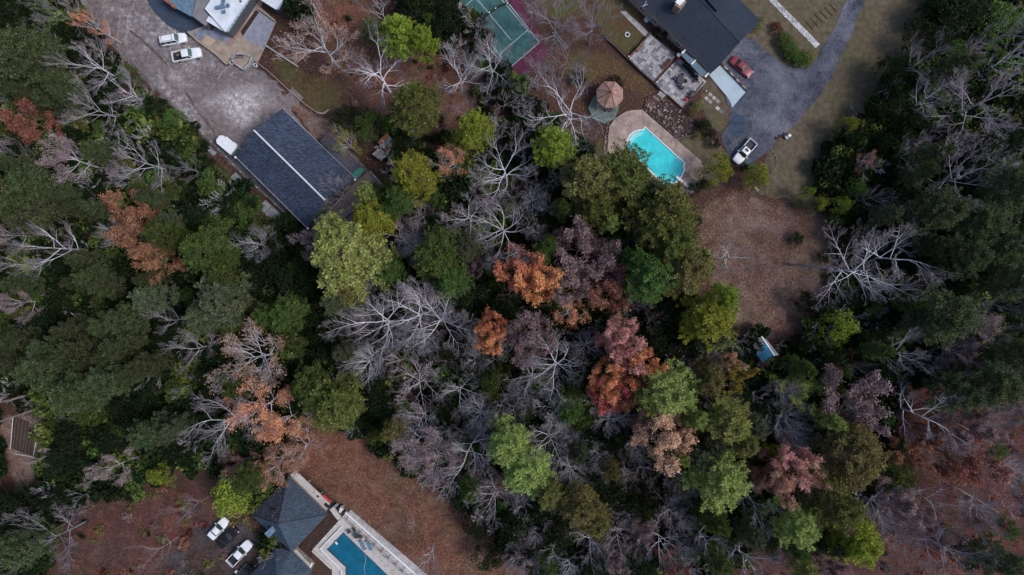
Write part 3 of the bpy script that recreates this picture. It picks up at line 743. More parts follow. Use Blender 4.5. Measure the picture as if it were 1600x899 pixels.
# --- large house top right
root = thing('dark_roofed_house', 'large house with charcoal gable roof beside the asphalt drive', 'house', P(1085, 40))
ez, rz2 = 3.3, 5.6
S0, S1, S2, S3 = P(955,-40,ez), P(1112,114,ez), P(1188,32.5,ez), P(1118,-40,ez)
R0, R1 = P(1060,-40,rz2), P(1156,66,rz2)
slab(root, 'roof_slope', [S0, S1, R1, R0], M['roof_dark']); slab(root, 'roof_slope', [R0, R1, S2, S3], M['roof_dark'])
b = MB(); b.bar(R0 + Vector((0,0,.05)), R1 + Vector((0,0,.05)), .35, .08); b.build('ridge_cap', M['roof_dark'], root)
slab(root, 'upper_roof', [P(1120.5,17,6.0), P(1140,-1,6.0), P(1110,-40,6.0), P(1070,-40,6.0)], M['roof_dark'], .5)
b = MB(); b.bar(S0 + Vector((-.06,-.06,-.02)), S1 + Vector((-.06,-.06,-.02)), .14, .12); b.build('gutter', M['wood_dark'], root)
hw = inset_poly([S0, S1, S2, S3], .6); wall_ring(root, hw, 0, 3.1, M['wall_tan'], door=0)
c = ctr([S0, S1, S2, S3]); tri = [Vector((c.x + (p.x - c.x) * .97, c.y + (p.y - c.y) * .97, p.z - .2)) for p in (S1, S2, R1)]
b = MB(); b.v = [tuple(p) for p in tri] + [(p.x - .06, p.y + .06, p.z) for p in tri]; b.f = [(0,1,2),(3,5,4),(0,3,4,1),(1,4,5,2),(2,5,3,0)]; b.build('gable', M['wall_tan'], root)
b = MB(); b.prism([P(x, y, 6.8).to_2d() for x, y in ((1054,8),(1063,14),(1073,3),(1064,-4))], 4.0, 6.8); ch = b.build('chimney', M['wood'], root)
b = MB(); b.prism([P(x, y, 7.0).to_2d() for x, y in ((1055,3.5),(1062,9),(1072,-1),(1064,-7))], 6.8, 7.0); b.build('chimney_cap', M['white'], ch)
for i, q in enumerate(((1133,46,.35),(1120,49,.18),(1149,65,.15),(1028,22,.12),(1070,60,.1))):
    b = MB(); p = P(q[0], q[1], 4.9); b.box((p.x, p.y, 4.5), (q[2]*1.6, q[2]*1.6, .75), .7); b.build('roof_vent', M['black'], root)
b = MB(); p = P(1006, 9, 4.3); b.tube([p, p + Vector((.3, .5, .9))], [.05, .04], 6); b.tube([p + Vector((-.3,-.2,.1)), p + Vector((.7,.2,.2))], [.04,.04], 6); b.build('antenna', M['white'], root)
slab(root, 'porch_roof', [P(1062,84,2.7), P(1068,81,2.85), P(1110,112,2.85), P(1097,121,2.6)], mat_simple('blue_grey_metal', (.11, .17, .22), .5, .15), .1)
for q in ((1085,96),(1106,116),(1070,79)):
    b = MB(); p = P(*q, 3.0); b.box((p.x, p.y, 2.88), (.95, .25, .12), R(48)); b.box((p.x - .35, p.y - .35, 2.86), (.5, .35, .1), R(48)); b.build('downspout', M['white'], root)
# ramp and its stone wall
root = MB(); root.prism([P(x, y).to_2d() for x, y in ((1107.5,118),(1126,101.5),(1165,144),(1143.5,169),(1142,163),(1138,155),(1132,147),(1125,139))], .02, .16)
o = root.build('ramp', M['ramp']); tag(o, kind='structure')
root = thing('ramp_wall', 'low stone wall between the pale ramp and the red sedan', 'wall', P(1148, 122))
b = MB(); b.bar(P(1127,99,.5), P(1168,142,.5), .4, .48); b.build('core', M['mortar'], root)
rr = random.Random(3); proto = None
for k in range(26):
    t = (k + .5) / 26; p = P(1127 + 41 * t, 99 + 43 * t, .5)
    if k % 3 == 0 or proto is None:
        bb = MB(); bb.ball((0,0,0), (.22, .2, .12), 7, 4, rr); me = bb.mesh('stone', M['stone'] if k % 2 else M['brick']); proto = me
    o = bpy.data.objects.new('stone', me); COL.objects.link(o); o.parent = root; o.location = p - root.location + Vector((rr.uniform(-.05,.05), 0, .02)); o.rotation_euler.z = rr.random() * 6

# --- patios with individual pavers
def patio(label, quad, z, seed):
    c = ctr([P(*q) for q in quad]); root = thing('paved_patio', label, 'patio', (c.x, c.y, 0))
    W = [P(*q, z) for q in quad]
    b = MB(); b.prism([p.to_2d() for p in W], .02, z); b.build('base', M['mortar'], root)
    o0 = W[0]; ux = (W[1] - W[0]); uy = (W[3] - W[0]); lx, ly = ux.length, uy.length; ux.normalize(); uy.normalize()
    cell = .43; nx, ny = int(lx / cell), int(ly / cell); cx, cy = lx / nx, ly / ny
    occ = [[False] * ny for _ in range(nx)]; rr = random.Random(seed); meshes = {}
    rz = math.atan2(ux.y, ux.x); shapes = [(1,1),(2,1),(1,2),(2,2),(2,1),(1,2)]
    flip = ux.cross(uy).z < 0
    for i in range(nx):
        for j in range(ny):
            if occ[i][j]: continue
            sw, sh = rr.choice(shapes)
            sw = min(sw, nx - i); sh = min(sh, ny - j)
            if any(occ[i+a][j+b2] for a in range(sw) for b2 in range(sh)): sw = sh = 1
            for a in range(sw):
                for b2 in range(sh): occ[i+a][j+b2] = True
            key = (sw, sh)
            if key not in meshes:
                bb = MB(); bb.box((0,0,0), (sw*cx - .05, sh*cy - .05, .05)); meshes[key] = bb.mesh('paver', M['paver'])
            p = o0 + ux * ((i + sw/2) * cx) + uy * ((j + sh/2) * cy)
            o = bpy.data.objects.new('paver', meshes[key]); COL.objects.link(o); o.parent = root
            o.location = Vector((p.x, p.y, z - .012 + rr.uniform(0, .012))) - root.location; o.rotation_euler.z = rz
    return root, W
patio('upper stone paved patio beside the house and small green lawn', [(982,93),(1017,54),(1056,84),(1020,128)], .45, 1)
patio('lower stone paved patio carrying the dark table and grill', [(1022,131),(1060,90),(1099,128),(1066,169)], .30, 2)
patio('small paved landing at the head of the garden steps', [(1025,150),(1031.5,142),(1040,148),(1034,157)], .30, 3)
wall_thing('patio_wall', 'dark wall with rail along the lower left side of the upper patio', 'wall', [(981,94),(1000,113),(1020,130),(1030,141)], .8, .22, M['wood_dark'])
wall_thing('patio_wall', 'red brick wall between the small green lawn and the upper patio', 'wall', [(982,92),(1016,54)], .75, .25, M['brick'])
wall_thing('patio_wall', 'brick step wall between the upper and lower patios', 'wall', [(1021,129),(1057,88)], .62, .22, M['brick'])
wall_thing('patio_wall', 'low wall along the bottom edge of the lower patio', 'wall', [(1035,157),(1042,149),(1066,171),(1099,129)], .5, .18, M['wood_dark'])
wall_thing('lawn_wall', 'dark low wall curving around the foot of the small green lawn', 'wall', [(945,60),(963,76),(981,94)], .6, .3, M['wood_dark'])
root = thing('brick_planter', 'brick planter box set between the two patios', 'planter', P(1040, 101))
b = MB(); b.prism([P(x, y).to_2d() for x, y in ((1032,107),(1035,110),(1048,97),(1044,93))], .3, .95); b.build('box', M['brick'], root)
b = MB(); b.prism([P(x, y).to_2d() for x, y in ((1034,106.5),(1035.5,108),(1046,97),(1044,95))], .95, .99); b.build('soil', M['mulch'], root)
for i, (q, lab) in enumerate((([(1046,72),(1052,66),(1064,79),(1059,84)], 'dark planting bed under the eave beside the upper patio'), ([(1068,90),(1071,88),(1097,113),(1093,117)], 'dark planting bed between the porch roof and lower patio'), ([(1020,52),(1026,44),(1040,58),(1033,64)], 'shady planting bed above the upper patio'))):
    b = MB(); b.prism([P(*p).to_2d() for p in q], .02, .5); tag(b.build('planting_bed', M['mulch']), lab, 'planting bed')
# furniture on the patios
zt = lambda q, z: Vector((P(*q, z).x, P(*q, z).y, z))
round_table('dark round table in the middle of the lower patio', zt((1062,127), .30), .7, 'dark_metal')
for i, (q, a, lab) in enumerate((((1055,124),-10,'left'), ((1064,120),-110,'above'), ((1069,128),170,'right'), ((1061,134),80,'below'))):
    chair('dark patio chair %s the round table on the lower patio' % {'left':'left of','above':'above','right':'right of','below':'just below'}[lab], zt(q, .30), R(a), 'dark_metal', 'dark chairs around the patio table', .6)
chair('dark patio chair standing apart below the round patio table', zt((1065,138), .30), R(70), 'dark_metal', None, .6)
chair('dark patio chair nearest the right corner of the lower patio', zt((1086,127), .30), R(220), 'dark_metal', None, .6)
chair('dark patio chair beside the planting bed on the lower patio', zt((1086,122), .30), R(220), 'dark_metal', None, .6)
def lounger(label, loc, rz, mat, group=None, L=1.9):
    t = thing('sun_lounger', label, 'lounger', loc, rz, group)
    b = MB(); b.box((-.2,0,.3), (L*.75, .65, .08)); b.build('seat', M[mat], t, world=False)
    b = MB(); b.v = []; b.add([(L*.27,-.32,.33),(L*.27,.32,.33),(L*.55,.32,.7),(L*.55,-.32,.7),(L*.27,-.32,.25),(L*.27,.32,.25),(L*.55,.32,.62),(L*.55,-.32,.62)],[(0,3,2,1),(4,5,6,7),(0,1,5,4),(1,2,6,5),(2,3,7,6),(3,0,4,7)]); b.build('backrest', M[mat], t, world=False)
    for sx in (-.8, .4):
        for sy in (-.27, .27):
            b = MB(); b.box((sx, sy, 0), (.06, .06, .3)); b.build('leg', M['dark_metal'], t, world=False)
    return t
lounger('black cushioned lounger beside the planting bed, left of the pair of chairs', zt((1072,107), .30), R(-45), 'black')
lounger('black lounger between the first lounger and the chairs on the lower patio', zt((1080,116), .30), R(-45), 'black')
# grill
root = thing('grill', 'long black grill on the lower corner of the lower patio', 'grill', zt((1079,149), .30), R(48))
b = MB(); b.box((0,0,.1), (1.7, .55, .75)); b.build('cabinet', M['black'], root, world=False)
b = MB(); b.ball((0,0,.9), (.6, .28, .2), 12, 6); b.build('lid', M['dark_metal'], root, world=False)
b = MB(); b.box((0,-.32,.95), (.8, .04, .04)); b.build('handle', M['metal'], root, world=False)
for q, lab in (((1071,157), 'round red kettle at the end of the black grill'), ((1059,94), 'round red kettle between the patios below the white table')):
    t = thing('red_kettle', lab, 'kettle grill', zt(q, .30))
    b = MB(); b.ball((0,0,.6), .35, 12, 6); b.build('bowl', M['red'], t, world=False)
    for k in range(3):
        a = k * 2.1; b = MB(); b.tube([Vector((.28*math.cos(a), .28*math.sin(a), 0)), Vector((.18*math.cos(a), .18*math.sin(a), .4))], [.02,.02], 5); b.build('leg', M['dark_metal'], t, world=False)
round_table('small white round table between the two patios', zt((1059,88), .40), .38, 'white')
def bench_brick(label, q, z, rz):
    t = thing('garden_bench', label, 'bench', zt(q, z), rz)
    for k in range(4):
        b = MB(); b.box((0, -.24 + .15 * k, .42), (1.5, .11, .04)); b.build('slat', M['rust'] if k % 2 else M['wood'], t, world=False)
    b = MB(); b.box((0, .32, .5), (1.5, .06, .4)); b.build('backrest', M['wood'], t, world=False)
    for sx in (-.65, .65):
        b = MB(); b.box((sx, 0, 0), (.08, .5, .42)); b.build('leg', M['wood'], t, world=False)
bench_brick('brown slatted bench on the left side of the upper patio', (999,77), .45, R(48))
bench_brick('brown slatted bench at the top corner of the upper patio', (1031,57), .45, R(-45))
# steps
root = thing('garden_steps', 'brick garden steps dropping from the landing to the pool deck', 'steps', P(1015, 164))
for k in range(9):
    t = k / 8.0; q = Vector((1028, 152)).lerp(Vector((1006, 176)), t); p = P(q.x, q.y)
    b = MB(); b.box((p.x, p.y, .02), (.42, 1.5, .42 - .045 * k), R(-128)); b.build('step', M['brick'] if 3 <= k <= 4 else (M['wood'] if k % 2 else M['wood_dark']), root)
# fire ring, AC unit, ladder
p = P(980, 55); t = thing('stone_ring', 'round pale stone ring on the small green lawn', 'stone ring', p)
for k in range(12):
    a = k * math.pi / 6; b = MB(); b.box((.42*math.cos(a), .42*math.sin(a), 0), (.2, .19, .3), a); b.build('stone', M['stone_white'], t, world=False)
b = MB(); b.cyl((0,0,0), .33, .08, 14); b.build('ash', M['black'], t, world=False)
p = P(1010, 32); t = thing('air_conditioner', 'white square air conditioner unit beside the left eave of the dark roofed house', 'air conditioner', p, R(40))
b = MB(); b.box((0,0,0), (.8, .8, .8)); b.build('casing', M['white'], t, world=False)
b = MB(); b.ring((0,0,.8), .2, .3, .04, 14); b.build('fan_guard', M['dark_metal'], t, world=False)
p = P(875, 64); t = thing('ladder', 'grey metal ladder lying among the bare trees', 'ladder', p, math.atan2(-30, 22))
for s_ in (-.28, .28):
    b = MB(); b.box((0, s_, .25), (4.4, .08, .08)); b.build('rail', M['metal'], t, world=False)
for k in range(11):
    b = MB(); b.box((-2.0 + .4 * k, 0, .27), (.07, .5, .04)); b.build('rung', M['metal'], t, world=False)
t = thing('lamp_globe', 'small white globe light at the lower left corner of the upper patio', 'light', P(981, 91))
b = MB(); b.cyl((0,0,0), .05, .8, 8); b.build('stem', M['dark_metal'], t, world=False); b = MB(); b.ball((0,0,.92), .17, 10, 6); b.build('globe', M['stone_white'], t, world=False)
t = thing('lamp_globe', 'small white globe light at the start of the stepping stone path', 'light', P(1102, 144))
b = MB(); b.cyl((0,0,0), .05, .6, 8); b.build('stem', M['dark_metal'], t, world=False); b = MB(); b.ball((0,0,.7), .16, 10, 6); b.build('globe', M['white'], t, world=False)
# stepping path right of the lower patio
rr = random.Random(8)
root = thing('brick_path', 'path of dark brick and slate slabs from the patio to the drive', 'path', P(1120, 160))
for k in range(7):
    for s_ in (-1, 1):
        t_ = k / 6; q = (1101 + 35 * t_ + s_ * 3, 146 + 31 * t_ - s_ * 3); p = P(*q); b = MB(); b.box((p.x, p.y, .02), (.75, .62, .06), R(-42 + rr.uniform(-6, 6))); b.build('slab', M['paver'] if rr.random() < .5 else M['brick'], root)

# --- gazebo
root = thing('gazebo', 'octagonal gazebo with rusty brown roof under bare branches', 'gazebo', P(944, 166))
gc = P(953.4, 147, 3.6); gr = 2.72; base = Vector((gc.x, gc.y, 0))
apex = Vector((gc.x, gc.y, 5.0))
for k in range(8):
    a0, a1 = math.pi / 8 + k * math.pi / 4, math.pi / 8 + (k + 1) * math.pi / 4
    p0 = Vector((gc.x + gr * math.cos(a0), gc.y + gr * math.sin(a0), 3.1)); p1 = Vector((gc.x + gr * math.cos(a1), gc.y + gr * math.sin(a1), 3.1))
    slab(root, 'roof_panel', [p0, p1, apex], M['thatch'], .12)
    b = MB(); b.tube([p0 + Vector((0,0,.03)), apex + Vector((0,0,.03))], [.06, .05], 5); b.build('hip_rib', M['rust'], root)
    pp = Vector((gc.x + 2.3 * math.cos(a0), gc.y + 2.3 * math.sin(a0), 0)); b = MB(); b.box((pp.x, pp.y, .3), (.14, .14, 2.95), a0); b.build('post', M['wood'], root)
b = MB(); b.cyl((gc.x, gc.y, 5.0), .15, .3, 8, .03); b.build('finial', M['rust'], root)
dc = P(943, 170)
b = MB(); b.cyl((dc.x, dc.y, .02), 3.0, .3, 8); b.build('deck', M['deck_green'], root)
for k in range(8):
    a = k * math.pi / 4; a2 = a + math.pi / 4; 
    if k == 6: continue
    p0 = Vector((dc.x + 2.9 * math.cos(a), dc.y + 2.9 * math.sin(a), 1.2)); p1 = Vector((dc.x + 2.9 * math.cos(a2), dc.y + 2.9 * math.sin(a2), 1.2)); b = MB(); b.bar(p0, p1, .08, .08); b.build('rail', M['deck_green'], root)
p = P(951, 174); t = thing('deck_table', 'small black table on the green gazebo deck', 'table', (p.x, p.y, .32))
b = MB(); b.box((0,0,.68), (1.0, .7, .06)); b.build('table_top', M['black'], t, world=False)
for sx in (-.4, .4):
    for sy in (-.28, .28):
        b = MB(); b.box((sx, sy, 0), (.06,.06,.68)); b.build('leg', M['black'], t, world=False)

# --- turquoise pool
pool1 = [(1008,200.5),(1069,256),(1066.5,258.5),(1067.5,266),(1063,276),(1054,285),(1045,287),(1041,290),(1038,287.5),(979,232),(981,228),(981,220),(984.5,213),(991,207.5),(999,205),(1005.5,204.5)]
def pool(label, cat, water_pix, deck_pix, basin, coping, deckm, wat, rootpix, top=.12, deck_label=None, cw=.28):
    root = thing('swimming_pool', label, cat, P(*rootpix))
    wp = [P(*q).to_2d() for q in water_pix]; dp = [P(*q).to_2d() for q in deck_pix]
    ar = sum(wp[i][0]*wp[(i+1)%len(wp)][1]-wp[(i+1)%len(wp)][0]*wp[i][1] for i in range(len(wp)))
    if ar < 0: wp.reverse()
    ar = sum(dp[i][0]*dp[(i+1)%len(dp)][1]-dp[(i+1)%len(dp)][0]*dp[i][1] for i in range(len(dp)))
    if ar < 0: dp.reverse()
    n = len(wp); off = []
    for i in range(n):
        t0 = (wp[i] - wp[i-1]).normalized(); t1 = (wp[(i+1)%n] - wp[i]).normalized(); nn = Vector((t0.y + t1.y, -t0.x - t1.x)); nn.normalize(); off.append(wp[i] + nn * cw)
    # deck: ring between deck outline and pool outline
    me_v = [Vector((p.x, p.y, 0)) for p in dp]; hole = [Vector((p.x, p.y, 0)) for p in off]
    tri = tessellate_polygon([me_v, hole]); allv = me_v + hole
    b = MB(); b.v = [(p.x, p.y, .10 + top) for p in allv]
    for t in tri:
        a = (allv[t[1]] - allv[t[0]]).cross(allv[t[2]] - allv[t[0]]).z
        b.f.append(tuple(t) if a > 0 else tuple(t[::-1]))
    m = len(me_v); o = len(b.v); b.v += [(p.x, p.y, 0) for p in me_v]
    b.f += [((i+1) % m, i, o + i, o + (i+1) % m) for i in range(m)]
    b.build('deck', deckm, root)
    b = MB(); b.v = [(p.x, p.y, top + .13) for p in wp] + [(p.x, p.y, top + .13) for p in off] + [(p.x, p.y, top) for p in off] + [(p.x, p.y, top - .3) for p in wp]
    b.f = [(i, n + i, n + (i+1)%n, (i+1)%n) for i in range(n)] + [(n + i, 2*n + i, 2*n + (i+1)%n, n + (i+1)%n) for i in range(n)] + [(3*n + i, i, (i+1)%n, 3*n + (i+1)%n) for i in range(n)]
    b.build('coping', coping, root)
    # basin stands above ground sheet so the sheet does not cover it: floor just above the ground
    b = MB(); fl = [(p.x, p.y) for p in wp]
    b.v = [(x, y, .09) for x, y in fl] + [(x, y, top + .1) for x, y in fl]
    tri = tessellate_polygon([[Vector((x, y, 0)) for x, y in fl]])
    for t in tri:
        a = (Vector(fl[t[1]]) - Vector(fl[t[0]])); c = (Vector(fl[t[2]]) - Vector(fl[t[0]]))
        b.f.append(tuple(t) if a.x*c.y - a.y*c.x > 0 else tuple(t[::-1]))
    b.f += [(i, (i+1)%n, n + (i+1)%n, n + i) for i in range(n)]
    b.build('basin', basin, root)
    b = MB(); b.v = [(x, y, top + .06) for x, y in fl]
    b.f = [tuple(f) for f in [tuple(t) if ((Vector(fl[t[1]])-Vector(fl[t[0]])).x*(Vector(fl[t[2]])-Vector(fl[t[0]])).y-(Vector(fl[t[1]])-Vector(fl[t[0]])).y*(Vector(fl[t[2]])-Vector(fl[t[0]])).x) > 0 else tuple(t[::-1]) for t in tri]]
    b.build('water', wat, root)
    return root
pr = pool('turquoise swimming pool with rounded ends and pink concrete deck', 'swimming pool', pool1,
     [(949,235),(950,215),(952,199),(959,188),(968,181),(978,175),(987,173),(1003,172),(1095,252),(1099,264),(1098,276),(1091,292),(1083,301),(1073,307),(1058,307),(1030,300),(1000,285),(970,262)],
     M['cyan_basin'], M['white'], M['pool_deck'], M['water'], (1025, 245))
for k in range(3):
    q = [(982 + 2*k, 228 - k),(984.5 + 2*k,214.5 + k),(991 + k,208.5 + 2*k),(999,206 + 2*k),(1006,206 + 2*k),(1004 - 3*k,209 + 3*k),(988 - 0*k,222 + 1*k)]
b = MB(); b.prism([P(*q).to_2d() for q in ((982,226),(982.5,219),(986,213),(992,208.5),(1000,206.3),(1006,206.5),(1003,211),(994,216),(987,224),(984,228))], .095, .13); b.build('pool_step', M['cyan_step'], pr)
b = MB(); b.prism([P(*q).to_2d() for q in ((982,226),(982.5,219),(986,213),(992,208.5),(1000,206.3),(999,208.5),(991,212),(986,219),(984,226))], .13, .155); b.build('pool_step', M['white'], pr)
root = thing('diving_board', 'white diving board at the lower right end of the turquoise pool', 'diving board', P(1070, 287))
b = MB(); b.bar(P(1057,276,.75), P(1076,292.5,.75), .5, .07); b.build('board', M['white'], root)
b = MB(); b.bar(P(1070,287,.68), P(1074,290.5,.68), .4, .45); b.build('stand', M['metal'], root)
root = thing('pool_ladder', 'small white ladder on the right side of the turquoise pool', 'ladder', P(1060, 247))
for s_ in (-1, 1):
    p = P(1059.5 + s_ * 1.6, 248.5 + s_ * 1.5); nn = Vector((.5, .6, 0)); b = MB(); b.tube([p - nn*.8 + Vector((0,0,.15)), p - nn*.5 + Vector((0,0,.8)), p + nn*.3 + Vector((0,0,.8)), p + nn*.8 + Vector((0,0,.2))], [.035]*4, 6); b.build('rail', M['white'], root)
# dark deck joints
for a, c in (((1003,173),(1005,199)), ((1028,203),(1019,212)), ((1066,228),(1053,242)), ((1070,258),(1098,256)), ((968,181),(985,212)), ((1070,270),(1093,290))):
    b = MB(); b.bar(P(*a, 0) + Vector((0,0,.228)), P(*c, 0) + Vector((0,0,.228)), .05, .02); b.build('deck_joint', M['mortar'], pr)

# rockery
rr = random.Random(11)
root = thing('rockery', 'sloping rockery of loose pale stones between the patio and the pool deck', 'rockery', P(1050, 190))
b = MB(); b.prism([P(*q).to_2d() for q in ((1004,171),(1008,152),(1022,148),(1040,158),(1066,172),(1090,190),(1095,208),(1062,220))], .02, .18); b.build('soil', M['mulch'], root)
st = MB(); st2 = 0
poly = [(1004,169),(1008,154),(1022,148),(1040,158),(1066,174),(1088,192),(1092,206),(1062,216)]
def inside(x, y, poly):
    c = False; n = len(poly)
    for i in range(n):
        x1, y1 = poly[i]; x2, y2 = poly[i-1]
        if (y1 > y) != (y2 > y) and x < (x2 - x1) * (y - y1) / (y2 - y1) + x1: c = not c
    return c
M['stone_pale'] = mat_simple('pale_rock', (.42, .38, .35), .85, .3, 3, rand=.25)
M['stone_brown'] = mat_simple('brown_rock', (.22, .175, .16), .85, .4, 3, bump=.4, rand=.45)
mesh_st = []
for k in range(8):
    bb = MB(); s_ = rr.uniform(.14, .26); bb.ball((0,0,0), (s_, s_ * rr.uniform(.6, 1), s_ * .6), 6, 4, rr); mesh_st.append(bb.mesh('stone', M['stone_pale'] if k == 0 else M['stone_brown']))
def put_stone(root, x, y, z, sc_=1):
    o = bpy.data.objects.new('stone', mesh_st[rr.randrange(8)]); COL.objects.link(o); o.parent = root
    p = P(x, y); o.location = Vector((p.x, p.y, z)) - Vector((root.location.x, root.location.y, 0)); o.rotation_euler.z = rr.random() * 6.3; o.scale = (sc_,) * 3
cnt = 0
while cnt < 210:
    x, y = rr.uniform(1003, 1095), rr.uniform(147, 220)
    if not inside(x, y, poly) or (x > 1050 and rr.random() < .3): continue
    put_stone(root, x, y, .24, rr.uniform(.6, 1.15)); cnt += 1
for k in range(24):
    t = k / 23; put_stone(root, 1007 + 53 * t, 172 + 47 * t, .25, .8)
for k in range(14):
    t = k / 13; put_stone(root, 1060 + 33 * t, 218 - 9 * t, .25, .9)
# small stone border near gazebo
root = thing('stone_border', 'curved border of pale stones at the left edge of the pool deck', 'stone border', P(945, 225))
for k in range(22):
    t = k / 21; put_stone(root, 949 - 5 * math.sin(t * 2) + rr.uniform(-1, 1), 200 + 45 * t, .14, 1)
root = thing('stone_border', 'curved border of white stones around the bed at the end of the drive', 'stone border', P(1210, 255))
for k in range(22):
    t = k / 21; a = -1.2 + 2.2 * t; put_stone(root, 1196 + 17 * math.cos(a), 252 + 20 * math.sin(a), .12, .9)
root = thing('stepping_stones', 'row of dark stepping stones below the shrubs at the end of the drive', 'stepping stones', P(1172, 300))
for k in range(8):
    t = k / 7; p = P(1166 + 16 * t, 311 - 15 * t); b = MB(); b.box((p.x, p.y, .01), (.95, .42, .1), R(-50)); b.build('stone', M['wood_dark'] if k < 7 else M['stone_white'], root)
for k in range(6): put_stone(root, 1147 + rr.uniform(-6, 12), 311 + rr.uniform(-6, 8), .1, .9)
# hose / railing near clearing
wall_thing('cable_fence', 'thin dark rail running down from the drive towards the pines', 'fence', [(1159,276),(1128,305),(1107,325),(1093,342)], .9, .06, M['wood_dark'], z0=.82, part='rail')
# white cobble walk at top
root = thing('cobble_walk', 'straight walk of white and grey cobbles leading to the drive', 'walk', P(1240, 35))
b = MB(); b.prism([P(*q).to_2d() for q in ((1195,-5),(1207,-5),(1281,70),(1274,76))], .02, .07); b.build('bed', M['mortar'], root)
b = MB()
for i in range(110):
    for j in range(7):
        t = (i + rr.uniform(-.2, .2)) / 110; s_ = (j + .5 + rr.uniform(-.2, .2)) / 7
        x = 1195 + 79 * t + s_ * (12 - 5 * t); y = -5 + 81 * t - s_ * 6 * t * 1.0; p = P(x, y); r_ = rr.uniform(.10, .16)
        b.ball((p.x, p.y, .07 + rr.uniform(0, .04)), (r_, r_ * rr.uniform(.6, 1), r_ * .5), 5, 3)
tag(b.build('cobbles', mat_leaf('cobble', (.30, .29, .32), (.72, .70, .72), (.85, .85, .85), objvar=0, huevar=0), root), kind='stuff')
# faint worn strips in the lawn
for k in range(9):
    if k > 5: break
    a = (1258 + k * 7.5, 34 - k * 5.5); c = (a[0] + 12, a[1] + 13)
    zone('worn_strip', [(a[0], a[1] - .8), (c[0], c[1] - .8), (c[0], c[1] + .8), (a[0], a[1] + .8)], M['lot'], .05, 0, smooth=False)
# bins by the drive
t = thing('utility_box', 'grey and white box standing at the lawn edge of the drive', 'box', P(1228, 214), R(40))
b = MB(); b.box((0,0,0), (.9, .9, .6)); b.build('body', M['metal'], t, world=False)
b = MB(); b.box((.35,-.2,.0), (.55, .5, .85)); b.build('lid', M['white'], t, world=False)
b = MB(); b.box((-.1,.35,.0), (1.0, .5, .7)); b.build('cabinet', M['black'], t, world=False)
for i, q in enumerate(((1214,216.5),(1219,213.5))):
    t = thing('flower_pot', ('left', 'right')[i] + ' one of the two dark red pots at the edge of the drive', 'pot', P(*q), 0, 'dark red pots by the drive')
    b = MB(); b.ring((0,0,0), .24, .32, .45, 12); b.build('rim', M['brick'], t, world=False)
    b = MB(); b.cyl((0,0,.02), .235, .35, 12); b.build('soil', M['mulch'], t, world=False)

# --- lower-left house
root = thing('blue_hip_roofed_house', 'house with steep blue grey hip roof beside the deep blue pool', 'house', P(445, 830))
ez, az_ = 4.2, 9.0
q = [P(451,744,ez), P(512,804,ez), P(456,863,ez), P(392,805,ez)]; ap = P(435,819,az_)
for i in range(4): slab(root, 'roof_slope', [q[i], q[(i+1) % 4], ap], M['roof_blue'])
for i in range(4):
    b = MB(); b.tube([q[i] + Vector((0,0,.05)), ap + Vector((0,0,.05))], [.09, .09], 5); b.build('hip_cap', M['roof_blue'], root)
wall_ring(root, inset_poly(q, .6), 0, 4.0, M['wall_tan'], door=1)
ez2 = 3.6
q2 = [P(431,857,ez2), P(456,861,ez2), P(488,893,ez2), P(440,945,ez2), P(385,905,ez2)]; ap2 = P(432,903,7.0)
for i in range(5): slab(root, 'lower_roof_slope', [q2[i], q2[(i+1) % 5], ap2], M['roof_blue'])
wall_ring(root, inset_poly(q2, .6), 0, 3.4, M['wall_tan'])
slab(root, 'dormer_roof', [P(413,834,6.4), P(426,822,6.9), P(432,828,6.4), P(420,841,6.0)], M['roof_tl'], .6)
b = MB(); p = P(426, 799, 7.2); b.box((p.x, p.y, 6.3), (.6, .5, .9), .3); b.build('roof_vent', M['black'], root)
root = thing('side_terrace', 'narrow white terrace along the upper right side of the hip roofed house', 'terrace', P(485, 770))
b = MB(); b.prism([P(*q, 2.6).to_2d() for q in ((453,743),(461,735),(516,787),(510,801))], 2.3, 2.6); b.build('floor', M['deck_white'], root)
b = MB(); b.prism([P(*q, 2.5).to_2d() for q in ((515,797),(521,792),(533,809),(528,814))], 2.1, 2.5); b.build('lower_floor', M['deck_white'], root)
b = MB(); b.bar(P(511,801,2.9), P(517,788,2.9), .12, .3); b.build('divider', M['black'], root)
b = MB(); b.bar(P(505,774,3.0), P(516,785,3.0), .45, .12); b.build('awning', M['red'], root)
for q, s_ in (((497,776),.25), ((510.5,790),.55)):
    b = MB(); p = P(*q, 2.7); b.box((p.x, p.y, 2.6), (s_ * 1.6, s_, .25), R(-45)); b.build('hatch', M['black'], root)
for a in ((462,738),(480,755),(500,773),(514,787)):
    b = MB(); p = P(*a, 2); b.box((p.x - .15, p.y - .15, 0), (.18, .18, 2.3), .8); b.build('post', M['white'], root)
# pool equipment
t = thing('pool_equipment', 'cluster of black and white pool pumps beside the deep blue pool wall', 'pump', P(533, 792))
for i, (x, y, s_, m_) in enumerate(((527,788,.5,'tin'),(531,791,.4,'black'),(535,794,.45,'white'),(538,797,.35,'black'),(533,797,.35,'white'),(529,794,.35,'black'),(536,790,.4,'tin'))):
    b = MB(); p = P(x, y); b.cyl((p.x, p.y, 0), s_ * .7, .9 + .1 * (i % 3), 10, s_ * .5) if i % 2 else b.box((p.x, p.y, 0), (s_ * 1.5, s_, .8), .7 + i); b.build(('tank', 'pump')[(i + 1) % 2], M[m_], t)
